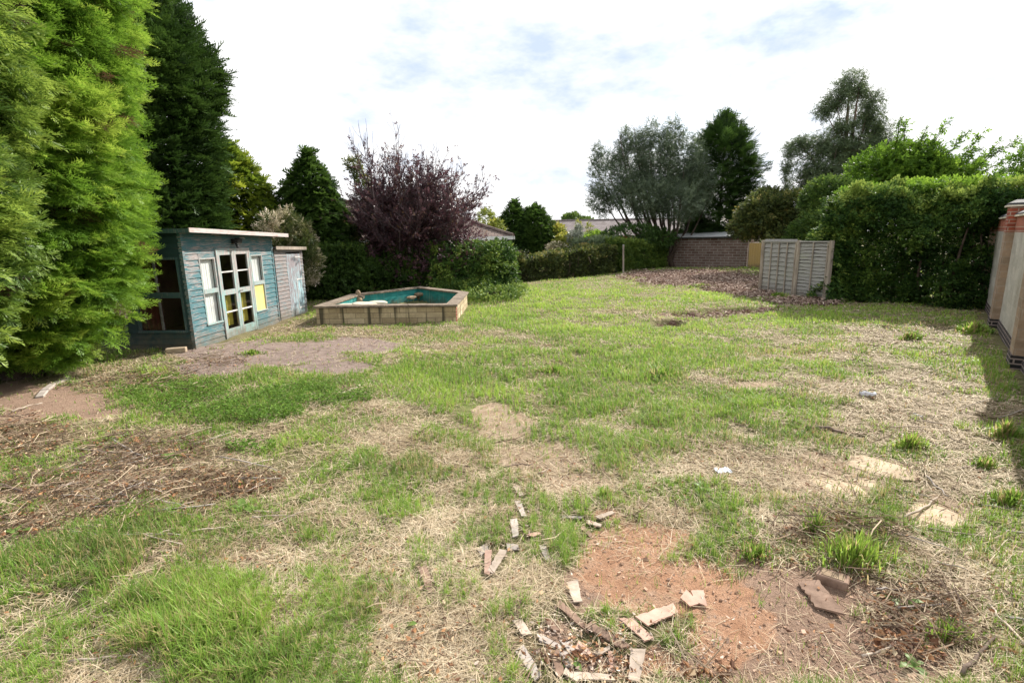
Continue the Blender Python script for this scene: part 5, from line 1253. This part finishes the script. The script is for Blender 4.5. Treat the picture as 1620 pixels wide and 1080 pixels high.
# cherry with long leafy whips
def cherry():
    E_ = [ell(1400, 270, 23.5, 50, 36, 1.6), ell(1450, 250, 23.3, 34, 26, 1.2), ell(1350, 320, 22.5, 34, 34, 1.0), ell(1500, 275, 22.6, 34, 24, 1.2),  ell(1450, 285, 23, 46, 36, 1.6), ell(1420, 260, 24, 36, 30, 1.4), ell(1490, 300, 22.5, 46, 24, 1.4), ell(1530, 315, 22, 40, 16, 1.2), ell(1370, 310, 24, 40, 34, 1.3), ell(1460, 262, 23, 20, 16, .8)]
    b = W(1440, 330, 23); b[2] = 0
    root = thing("cherry_tree", b, "bright green tree with long leafy whips reaching right above the tall hedge", "tree")
    limbs(root, b, E_, 0.17, M['bark'], seed=4)
    rg = np.random.default_rng(9); m = MB(); P, D = [], []
    for (u0, v0, u1, v1) in [(1450, 265, 1500, 190), (1470, 270, 1532, 208), (1490, 278, 1555, 210), (1500, 285, 1612, 218), (1500, 295, 1598, 248), (1510, 300, 1602, 266), (1440, 262, 1467, 200), (1430, 255, 1432, 190), (1480, 265, 1560, 232), (1520, 290, 1580, 225), (1415, 250, 1425, 183)]:
        a = W(u0, v0, 23); c = W(u1, v1, 22.6 + rg.normal(0, 0.5)); md = (a + c) / 2 + np.array([0.0, 0, -0.12])
        m.tube([a, md, c], [0.03, 0.02, 0.006], 5)
        L = np.linalg.norm(c - a); n = int(L / 0.028)
        for i in range(n):
            t = i / n; q = (1 - t) ** 2 * a + 2 * t * (1 - t) * md + t * t * c; P.append(q + rg.normal(0, 0.04, 3)); D.append(nrmz(rg.normal(0, 1, 3) + (c - a) / L * 0.5 - UP * 0.2))
    m.build("whips", M['bark'], root, smooth=True, bc=False)
    P = np.array(P); n = len(P)
    scatter("whip_leaves", BRs, P, np.array(D), nrmz(rg.normal(0, 0.6, (n, 3)) + UP), rg.uniform(0.16, 0.27, n), np.clip(rg.normal(0.45, 0.2, n), 0, 1), M['bright'], root)
    crown(root, "crown", E_, 8200, BR, 0.36, M['bright'], tbase=0.38, shell=0.6, gap=0.3)
cherry()
bush("young_tree", "thin leafy branches at the right edge beyond the brick wall", "tree", [ell(1612, 270, 18, 14, 26, .8), ell(1630, 300, 17, 30, 26, 1.0), ell(1660, 250, 18, 40, 40, 1.4)], 1100, BR, 0.3, M['bright'], tbase=0.4, gap=0.35, r0=0.11)

# tall hedge on the right
th_ = hedge("tall_hedge", "tall dark clipped hedge between the grey fence and the brick wall", [(9.6, 15.5, 2.75), (10.1, 15.15, 3.0), (10.9, 14.6, 3.15), (11.6, 14.1, 3.05), (12.3, 13.6, 3.1), (13.2, 13.1, 2.85), (14.2, 12.6, 2.7)], 1.8, 0, 25000, BR, 0.26, M['ivy'], tbase=0.46, topt=0.48, stems=26, lump=0.45, gap=0.2)  # topt puts the sunlit top of this hedge into the leaf tint
bush("hedge_shoots", "brighter loose shoots crowning the tall hedge", "hedge", [ell(1380, 306, 16.2, 50, 10, 0.8), ell(1450, 298, 15.6, 50, 10, 0.8), ell(1530, 300, 14.9, 50, 12, 0.8), ell(1575, 312, 14.5, 26, 10, 0.8)], 2600, BR, 0.25, M['bright'], tbase=0.55, lump=0.7)
m = MB()
sh = thing("bare_stems", (9.9, 15.2, 0), "bare brown woody stems leaning at the left foot of the tall hedge", "stems")
m = MB()
for i in range(9):
    b = G(1338 + i * 9, 474 + RNG.uniform(-3, 2)); q = [b - UP * 0.05]; lean_ = RNG.normal(-0.03, 0.09)
    for j in range(4): q.append(q[-1] + np.array([lean_ + RNG.normal(0, 0.03), RNG.normal(0.08, 0.03), 0.36]))
    m = MB(); m.tube(q, np.array([0.04, 0.032, 0.026, 0.018, 0.008]) * RNG.uniform(0.5, 1.3), 6); m.build("stem", M['log'], sh, smooth=True, bc=False)

# backs of the boundary so a step aside still closes the view
hedge("boundary_hedge", "dark green boundary hedge running behind the summer house", [(-8.9, 16.6, 1.9), (-7.0, 17.9, 1.9), (-5.3, 18.8, 1.8)], 1.3, 0, 4200, BR, 0.3, M['green'], tbase=0.3)

# ------------------------------------------------------------------ grass tufts, weeds and litter
def gp(u, v):
    p = G(u, v); p[2] = float(gz(p[0], p[1])); return p

def tuft(u, v, rad, h, n, label, seed, mat='grass', tb=0.6):
    rg = np.random.default_rng(seed); b = gp(u, v)
    root = thing("grass_tuft", b, label, "grass tuft", "grass tufts")
    n = int(n * 0.75); a = rg.uniform(0, 2 * PI, n); r = np.abs(rg.normal(0, rad * 0.7, n)); az = a + rg.normal(0, 0.9, n); ph = rg.uniform(0, PI)
    base = b + np.stack([r * np.cos(a) * 1.3, r * np.sin(a) * 0.8, np.zeros(n)], -1); out_ = np.stack([np.cos(az), np.sin(az), np.zeros(n)], -1)
    side = np.stack([-np.sin(az), np.cos(az), np.zeros(n)], -1); L = h * rg.uniform(0.3, 1.15, n) ** 1.2 * np.exp(-(r / (rad * 1.8)) ** 2); ln = rg.uniform(0.1, 0.9, n) * (0.4 + r / rad * 0.8)
    p1 = base + (L * 0.4)[:, None] * (np.sin(ln * 0.35)[:, None] * out_ + np.cos(ln * 0.35)[:, None] * UP)
    p2 = p1 + (L * 0.35)[:, None] * (np.sin(ln)[:, None] * out_ + np.cos(ln)[:, None] * UP)
    p3 = p2 + (L * 0.3)[:, None] * (np.sin(ln * 2)[:, None] * out_ + np.cos(ln * 2)[:, None] * UP)
    w = side * (max(0.0022, 0.0011 * math.hypot(b[0], b[1])) * rg.uniform(0.7, 1.3, n))[:, None]
    V = np.stack([base - w * 0.7, base + w * 0.7, p1 + w, p1 - w, p2 + w * 0.8, p2 - w * 0.8, p3], 1).reshape(-1, 3); i = np.arange(n)[:, None] * 7
    q = np.concatenate([i + np.array([0, 1, 2, 3]), i + np.array([3, 2, 4, 5])])
    t = np.clip(rg.normal(tb, 0.18, n), 0.2, 1); t = np.where(rg.random(n) < 0.25, rg.uniform(0, 0.14, n), t)
    mesh_np("leaves", V, q, M[mat], root, attrs=dict(tint=np.repeat(t, 7)), tri=i + np.array([5, 4, 6]))

TUFTS = [(1440, 708, 0.10, 0.22, 420, "bright grass tuft standing alone above the pale sandy slab on the right"), (1588, 695, 0.10, 0.25, 360, "dark grass tuft in the shadow of the brick wall"),
         (1560, 740, 0.10, 0.16, 300, "small lit grass tuft at the edge of the wall shadow"), (1600, 795, 0.13, 0.18, 420, "broad low grass tuft at the right edge of the photo"),
         (1350, 892, 0.17, 0.26, 900, "largest bright grass tuft behind the half buried brick"), (1290, 848, 0.07, 0.22, 240, "upright grass tuft just left of the largest one"),
         (1195, 882, 0.11, 0.14, 420, "low yellowish grass tuft at the edge of the orange soil"), (1050, 592, 0.26, 0.2, 700, "tall grass tuft in the middle of the lawn below the ditch"),
         (1540, 525, 0.22, 0.3, 600, "tall bright grass tuft at the far end of the wall shadow"), (1442, 538, 0.16, 0.2, 400, "lone grass tuft in straw before the tall hedge"),
         (875, 588, 0.25, 0.16, 600, "grass tuft left of the middle tall one on the lawn"), (955, 790, 0.08, 0.14, 260, "leafy grass tuft at the top corner of the orange soil"),
         (1110, 455, 0.4, 0.2, 500, "grass tuft at the near edge of the mulch"), (1500, 1010, 0.09, 0.14, 260, "thin grass tuft beside the lower right stick"),
         (400, 560, 0.16, 0.12, 300, "small grass tuft on the paving before the summer house"), (1232, 470, 0.2, 0.22, 260, "weedy grass tuft at the foot of the grey fence")]
for i, (u, v, r_, h_, n_, lab) in enumerate(TUFTS): tuft(u, v, r_, h_ * 0.78, n_, lab, 300 + i, tb=0.75 if 'bright' in lab else 0.55)

def weed(u, v, s, n, label, seed, jag=False):
    rg = np.random.default_rng(seed); b = gp(u, v); root = thing("weed_plant", b, label, "weed", "broad leaved weeds")
    t = Tmpl(); V, Q, TT, c = [], [], [], 0
    for k in range(n):
        a = 2 * PI * k / n + rg.normal(0, 0.3); L = s * rg.uniform(0.6, 1.1); el = rg.uniform(0.25, 1.0); wd = L * rg.uniform(0.28, 0.42)
        dr = np.array([math.cos(a), math.sin(a), 0]); sd_ = np.array([-math.sin(a), math.cos(a), 0]); m_ = 7
        for j in range(m_):
            f = j / (m_ - 1); ang = el - f * 1.3; x = L * f
            p = b + dr * x * math.cos(el * 0.6) + UP * (L * (math.sin(el) * f - 0.55 * f * f) + 0.01)
            wj = wd * (math.sin(PI * min(1, f * 0.92 + 0.08)) ** 0.7) * 0.5 * (1 + (0.25 * (-1) ** j if jag else 0.06 * (-1) ** j))
            V += [p - sd_ * wj + UP * wj * 0.3, p, p + sd_ * wj + UP * wj * 0.3]; TT += [rg.uniform(0.35, 0.7)] * 3
        for j in range(m_ - 1):
            o = c + j * 3; Q += [[o, o + 1, o + 4, o + 3], [o + 1, o + 2, o + 5, o + 4]]
        c += m_ * 3
    mesh_np("leaves", np.array(V), np.array(Q), M['weed'], root, attrs=dict(tint=np.array(TT)), smooth=True)
WEEDS = [(1430, 958, 0.13, 7, "dock weed with yellowing jagged leaves right of the slate", True), (1268, 690, 0.12, 8, "small round leaved weed beside the log end", False), (385, 808, 0.14, 9, "broad leaved weed in the lower left straw", False),
         (272, 725, 0.14, 8, "pale leaved weed among the cut stalks on the left", True), (600, 770, 0.12, 8, "flat rosette weed in the grass left of the sandy path", False), (1110, 778, 0.11, 7, "dark leaved weed by the scrap of plastic", True),
         (905, 1052, 0.08, 6, "little weed growing through the broken wood heap", False), (1445, 1058, 0.09, 6, "pale lobed weed leaf cluster at the bottom right soil edge", True), (1590, 800, 0.12, 8, "weed against the right edge tuft", False),
         (60, 735, 0.15, 9, "green weed at the left edge in the brown stalks", True), (30, 850, 0.13, 8, "weed low at the left edge above the long grass", True), (640, 1000, 0.09, 7, "weed in dry grass left of the broken wood", False),
         (1405, 950, 0.08, 6, "smaller weed touching the dock weed", True), (165, 800, 0.12, 8, "weed right of the brown stalk heap on the left", False), (840, 470, 0.2, 8, "weed at the far left grass edge by the ivy", False)]
for i, a in enumerate(WEEDS): weed(*a[:5], 400 + i, a[5])

def shard(name, p0, p1, w, t, mat, label, cat, seed, group=None, lift=0.0, tip=True):
    """a splintered flat piece between two ground points"""
    rg = np.random.default_rng(seed); a = gp(*p0); b = gp(*p1); c = (a + b) / 2; d = b - a; d[2] = 0; L = np.linalg.norm(d); d /= L; s = np.array([-d[1], d[0], 0])
    k = max(6, int(L / 0.015)); top, bot = [], []
    ff_ = np.linspace(-0.5, 0.5, 7); hh_ = gz(c[0] + d[0] * L * ff_, c[1] + d[1] * L * ff_); zz = float(hh_.mean() * 0.5 + hh_.max() * 0.5) + t + 0.006 + lift; rs = rg.normal(0, 0.06); rl = float((hh_[-1] - hh_[0]) / L) * 0.8
    e0, e1 = rg.uniform(-0.6, 0.6, 2)
    for i in range(k + 1):
        f = i / k; x = (f - 0.5) * L; jl, jr = rg.normal(0, 0.035 * w, 2)
        xl = x + e0 * w * 0.5 * (1 - f) ** 3 - e1 * w * 0.5 * f ** 3; xr = x - e0 * w * 0.5 * (1 - f) ** 3 + e1 * w * 0.5 * f ** 3
        taper = 1 - (0.25 * f if tip else 0)
        for (xx, o) in ((xl, w / 2 * taper + jl), (xr, -w / 2 * taper + jr)):
            q = c + d * xx + s * o; q[2] = zz + rl * x + rs * o; top.append(q)
    top = np.array(top); bot = top - UP * t; n = len(top); V = np.concatenate([top, bot]); Q_ = []
    for i in range(k):
        j = 2 * i; Q_ += [[j, j + 1, j + 3, j + 2], [n + j + 2, n + j + 3, n + j + 1, n + j], [j + 2, n + j + 2, n + j, j], [j + 1, n + j + 1, n + j + 3, j + 3]]
    Q_ += [[0, n, n + 1, 1], [2 * k + 1, n + 2 * k + 1, n + 2 * k, 2 * k]]
    o = mesh_np(name, V, np.array(Q_), mat, origin=c); return tag(o, label, cat, group)

mats = {1: 'frag1', 2: 'frag2', 3: 'frag3', 4: 'frag4'}
for i, (a, b, w_, mi, lab) in enumerate(SH):
    shard("broken_board", a, b, w_ * 0.95, 0.009, M[mats[mi]], lab, "broken board", 500 + i, GB, lift=0.010 if i in (17, 6, 21) else (0.0 if i % 3 == 0 else 0.006))
# small chips between the boards
rg = np.random.default_rng(77); cu = np.concatenate([rg.normal(905, 65, 420), rg.normal(860, 70, 160), rg.normal(1100, 60, 120)]); cv = np.concatenate([rg.normal(1035, 36, 420), rg.normal(870, 45, 160), rg.normal(1040, 35, 120)])
pp = np.array([G(a, min(max(b, 760), 1110)) for a, b in zip(cu, cv)])
chips("wood_chips", pp[:, 0], pp[:, 1], rg.uniform(0.004, 0.017, len(pp)), M['mulch'], np.clip(rg.normal(0.6, 0.25, len(pp)), 0, 1), "fine wood chips among the broken boards", "wood chips", 0.03, 0.5)
# soil crumbs and pebbles on bare patches
x, y = tocam(90000, 1.3, 9, 46); z_ = zones(x, y); kp = (RNG.random(len(x)) < 0.32 * np.maximum(z_['soil'], z_['orange'])); x, y = x[kp], y[kp]
CL = []
for k in range(4):
    q_ = Tmpl(); rg = np.random.default_rng(800 + k); q_.V = np.array([[a, b, c] for c in (-.5, .5) for a, b in ((-1, -1), (1, -1), (1, 1), (-1, 1))], float) * rg.uniform(0.5, 1, (8, 3)); q_.Q = np.array([[3, 2, 1, 0], [4, 5, 6, 7], [0, 1, 5, 4], [1, 2, 6, 5], [2, 3, 7, 6], [3, 0, 4, 7]]); q_.T = np.zeros(8); CL.append(q_)
n = len(x); sz = np.minimum(0.0015 + RNG.exponential(0.0024, n), 0.016)
tag(scatter("soil_crumbs", CL, np.stack([x, y, gz(x, y) + sz * 0.25], -1), RNG.normal(0, 1, (n, 3)), nrmz(RNG.normal(0, 0.4, (n, 3)) + UP), sz, np.clip(RNG.normal(0.5, 0.16, n), 0, 1), M['crumb'], origin=(0, 3, 0)), "small clods and pebbles on the bare soil", "soil crumbs", kind="stuff")

shard("roof_slate", (1278, 925), (1312, 972), 0.12, 0.012, M['frag2'], "dark brown board like slate at the right edge of the bare soil", "slate", 610, lift=0.01, tip=False)
b = gp(1316, 922); br_ = thing("old_brick", b, "weathered reddish brown brick half buried behind the slate", "brick"); d_ = nrmz(np.array([0.8, -0.6, 0.0])); s_ = np.array([0.6, 0.8, 0.0])
m = MB(); m.box(b - d_ * 0.085 - s_ * 0.05 - UP * 0.02, d_ * 0.17, s_ * 0.10, UP * 0.075 + s_ * 0.005); m.build("block", M['frag2'], br_, bevel=0.006)
m = MB(); m.box(b - d_ * 0.06 - s_ * 0.03 + UP * 0.0555, d_ * 0.12, s_ * 0.06, UP * 0.003); m.build("mortar", M['rubble'], br_)

def crumple(name, u, v, L, w_, mat, label, seed, ang, hh=0.03):
    rg = np.random.default_rng(seed); b = gp(u, v); n = 9; V = []
    for i in range(n):
        for j in range(n):
            a_, c_ = (i / (n - 1) - 0.5) * L * (1 - 0.25 * abs(j / (n - 1) - 0.5)), (j / (n - 1) - 0.5) * w_ * (1 + 0.3 * math.sin(i))
            V.append(b + np.array([a_ * math.cos(ang) - c_ * math.sin(ang), a_ * math.sin(ang) + c_ * math.cos(ang), 0.015 + hh * rg.random()]))
    q = [[i * n + j, (i + 1) * n + j, (i + 1) * n + j + 1, i * n + j + 1] for i in range(n - 1) for j in range(n - 1)]
    o = mesh_np(name, np.array(V), np.array(q), mat, origin=b); sm = o.modifiers.new("t", 'SOLIDIFY'); sm.thickness = 0.002; tag(o, label, name.replace("_", " "))
crumple("paper_scrap", 1372, 627, 0.19, 0.1, M['paper'], "crumpled white paper lying on the straw at right", 1, -0.5, 0.05)
crumple("plastic_scrap", 1143, 750, 0.14, 0.09, M['plastic'], "flattened pale blue plastic scrap in the straw", 2, 0.1, 0.012)
crumple("plastic_bag", 1190, 602, 0.2, 0.06, M['frag1'], "pale torn scrap on the lawn in the middle right", 3, 0.2, 0.012)
crumple("paper_wrapper", 1452, 660, 0.03, 0.1, M['paper'], "small white wrapper below the white paper at right", 4, 0.1, 0.01)

def stick(name, pxs, r, mat, label, cat="stick", group=None, lift=0.02):
    P = [gp(*p) for p in pxs]; P = [p + UP * (lift + r) for p in P]; Q2 = [P[0]]
    rg = np.random.default_rng(int(pxs[0][0]))
    for a, b in zip(P[:-1], P[1:]):
        for f in (0.33, 0.66, 1.0): Q2.append(a + (b - a) * f + rg.normal(0, r * 0.6, 3) * (f < 1))
    m = MB(); n = len(Q2); m.tube(Q2, [r * (1 - 0.45 * i / n) for i in range(n)], 7)
    c = (P[0] + P[-1]) / 2; o = m.build(name, mat, origin=c, smooth=True); tag(o, label, cat, group)
stick("log", [(1275, 684), (1300, 686), (1334, 690)], 0.03, M['log'], "short brown log lying in the straw above the sandy slab", "log")
stick("dead_stick", [(1620, 1030), (1590, 995), (1562, 962)], 0.009, M['frag1'], "pale straight stick at the lower right edge of the photo")
stick("dead_stick", [(1520, 1080), (1545, 1045), (1575, 1015)], 0.011, M['log'], "dark knobbly stick below the pale straight one")
stick("dead_stick", [(1430, 825), (1460, 805), (1483, 788)], 0.010, M['frag1'], "peeled stick pointing up right on the lower sandy slab")
stick("dead_stick", [(1465, 755), (1485, 772), (1500, 786)], 0.008, M['frag3'], "grey stick crossing beside the peeled stick")
stick("dead_stick", [(1362, 1045), (1395, 1035), (1425, 1018)], 0.007, M['frag1'], "light stick at the right edge of the brown soil")
stick("dead_stick", [(20, 655), (45, 645), (68, 640)], 0.012, M['frag1'], "white bark stick under the olive tree at left")
stick("dead_stick", [(190, 825), (230, 775), (290, 745), (342, 728)], 0.006, M['frag1'], "longest pale cut stalk pointing right in the left debris")
stick("dead_stick", [(178, 700), (205, 714), (232, 730)], 0.012, M['frag3'], "short grey brown stick in the left debris heap")
stick("dead_stick", [(120, 730), (155, 718), (200, 704)], 0.011, M['log'], "dark branch end above the short grey brown stick")
stick("dead_stick", [(0, 772), (30, 780), (58, 786)], 0.014, M['log'], "thick dark branch at the left edge among brown stalks")
stick("dead_stick", [(210, 868), (245, 858), (270, 848)], 0.008, M['frag1'], "bleached stick in grass in the lower left")
stick("dead_stick", [(110, 1055), (170, 1048), (220, 1046)], 0.007, M['frag1'], "straw coloured stick low in the long grass at bottom left")
stick("dead_stick", [(797, 744), (820, 738), (842, 736)], 0.008, M['log'], "dark twig lying on the sandy path")
stick("dead_stick", [(852, 750), (868, 742)], 0.007, M['frag1'], "pale splinter right of the dark twig on the path")
stick("dead_stick", [(538, 625), (556, 618), (570, 612)], 0.02, M['frag1'], "pale stick end in the grass right of the ground cover")
for i in range(60):
    rg = np.random.default_rng(900 + i); u, v = [(rg.uniform(10, 420), rg.uniform(690, 860)), (rg.uniform(1380, 1600), rg.uniform(600, 1000))][i % 3 == 0]
    a = rg.uniform(-0.6, 0.9); L = rg.uniform(40, 110)
    stick("cut_stalk", [(u, v), (u + L * math.cos(a) * 0.5, v - L * 0.45 * math.sin(a) * 0.5), (u + L * math.cos(a), v - L * 0.45 * math.sin(a))], rg.uniform(0.004, 0.008), M['frag1'] if i % 2 else M['frag3'],
          "thin dry cut stalk lying loose in the debris", "cut stalk", "loose cut stalks", 0.03)

# stone edging and path slabs
ed = thing("stone_edging", gp(90, 612), "curved tan stone edging under the lime golden cypress", "edging")
m = MB(); Pp = [gp(70, 628), gp(78, 618), gp(92, 608), gp(115, 598)]
for a, b in zip(Pp[:-1], Pp[1:]):
    d_ = (b - a); d_[2] = 0; s_ = nrmz(np.array([-d_[1], d_[0], 0])); m.box(a - UP * 0.03, d_ * 0.97, s_ * 0.10, UP * 0.06)
m.build("kerb_stones", M['frag3'], ed, bevel=0.01)
for i, (u, v, sx, sy, lab) in enumerate([(1385, 738, 0.30, 0.19, "upper sandy slab showing through the straw"), (1322, 772, 0.24, 0.15, "left sandy slab showing through the straw"), (1378, 766, 0.17, 0.12, "whitest slab between the other sandy slabs"), (1478, 812, 0.22, 0.2, "lowest sandy slab beside the peeled stick")]):
    p = gp(u, v); rock("sandy_slab", (p[0], p[1], p[2] - 0.012), (sx, sy, 0.022), M['slab'], lab, "slab", None, 40 + i)

# ------------------------------------------------------------------ camera, sun, sky
cd = bpy.data.cameras.new("camera"); cam = bpy.data.objects.new("camera", cd); COL.objects.link(cam)
cd.sensor_width = 36; cd.lens = 36 * F / 1620; cd.clip_start = 0.05; cd.clip_end = 2000
from mathutils import Matrix
mw = Matrix([[float(RC[i][j]) for j in range(3)] for i in range(3)]).to_4x4(); mw.translation = (0, 0, EYE)
cam.matrix_world = mw; SC.camera = cam

SUN_AZ, SUN_EL = math.radians(47), math.radians(36)
sd = bpy.data.lights.new("sun", 'SUN'); sd.energy = 5.0; sd.angle = math.radians(0.5); sd.color = (1, 0.945, 0.86)
sun = bpy.data.objects.new("sun", sd); COL.objects.link(sun)
from mathutils import Vector
sv = Vector((math.sin(SUN_AZ) * math.cos(SUN_EL), math.cos(SUN_AZ) * math.cos(SUN_EL), math.sin(SUN_EL)))
sun.rotation_euler = sv.to_track_quat('Z', 'Y').to_euler(); sun.location = (20, 20, 30)

w = bpy.data.worlds.new("World"); SC.world = w; w.use_nodes = True
nt = w.node_tree; nt.nodes.clear()
out = nt.nodes.new("ShaderNodeOutputWorld"); bg = nt.nodes.new("ShaderNodeBackground"); bg.inputs[1].default_value = 0.12
sky = nt.nodes.new("ShaderNodeTexSky"); sky.sky_type = 'NISHITA'; sky.sun_disc = False
sky.sun_elevation = SUN_EL; sky.sun_rotation = SUN_AZ; sky.air_density = 1.0; sky.dust_density = 1.5
tc = nt.nodes.new("ShaderNodeTexCoord")
mp = nt.nodes.new("ShaderNodeMapping"); mp.inputs["Scale"].default_value = (1, 1, 1.9); mp.inputs["Location"].default_value = (0.35, 0.1, 0.2)
nt.links.new(tc.outputs["Generated"], mp.inputs[0])
c1 = noise(nt, mp.outputs[0], 2.1, 7, 0.55); c2 = noise(nt, mp.outputs[0], 3.4, 6, 0.6, (1, 1, 1.2))
cover = ramp(nt, c1, [(0.28, 0.25), (0.42, 1.0)])
shade = ramp(nt, c2, [(0.34, (3.4, 4.0, 5.3)), (0.43, (4.7, 5.0, 5.6)), (0.53, (6.5, 6.5, 6.5))])
nt.links.new(mixc(nt, cover, sky.outputs[0], shade), bg.inputs[0]); nt.links.new(bg.outputs[0], out.inputs[0])

SC.view_settings.view_transform = 'Standard'; SC.view_settings.look = 'None'; SC.view_settings.exposure = 0.8; SC.view_settings.gamma = 1.0
SC.cycles.max_bounces = 6; SC.cycles.diffuse_bounces = 3; SC.cycles.transparent_max_bounces = 8; SC.cycles.transmission_bounces = 4
SC.cycles.use_denoising = True
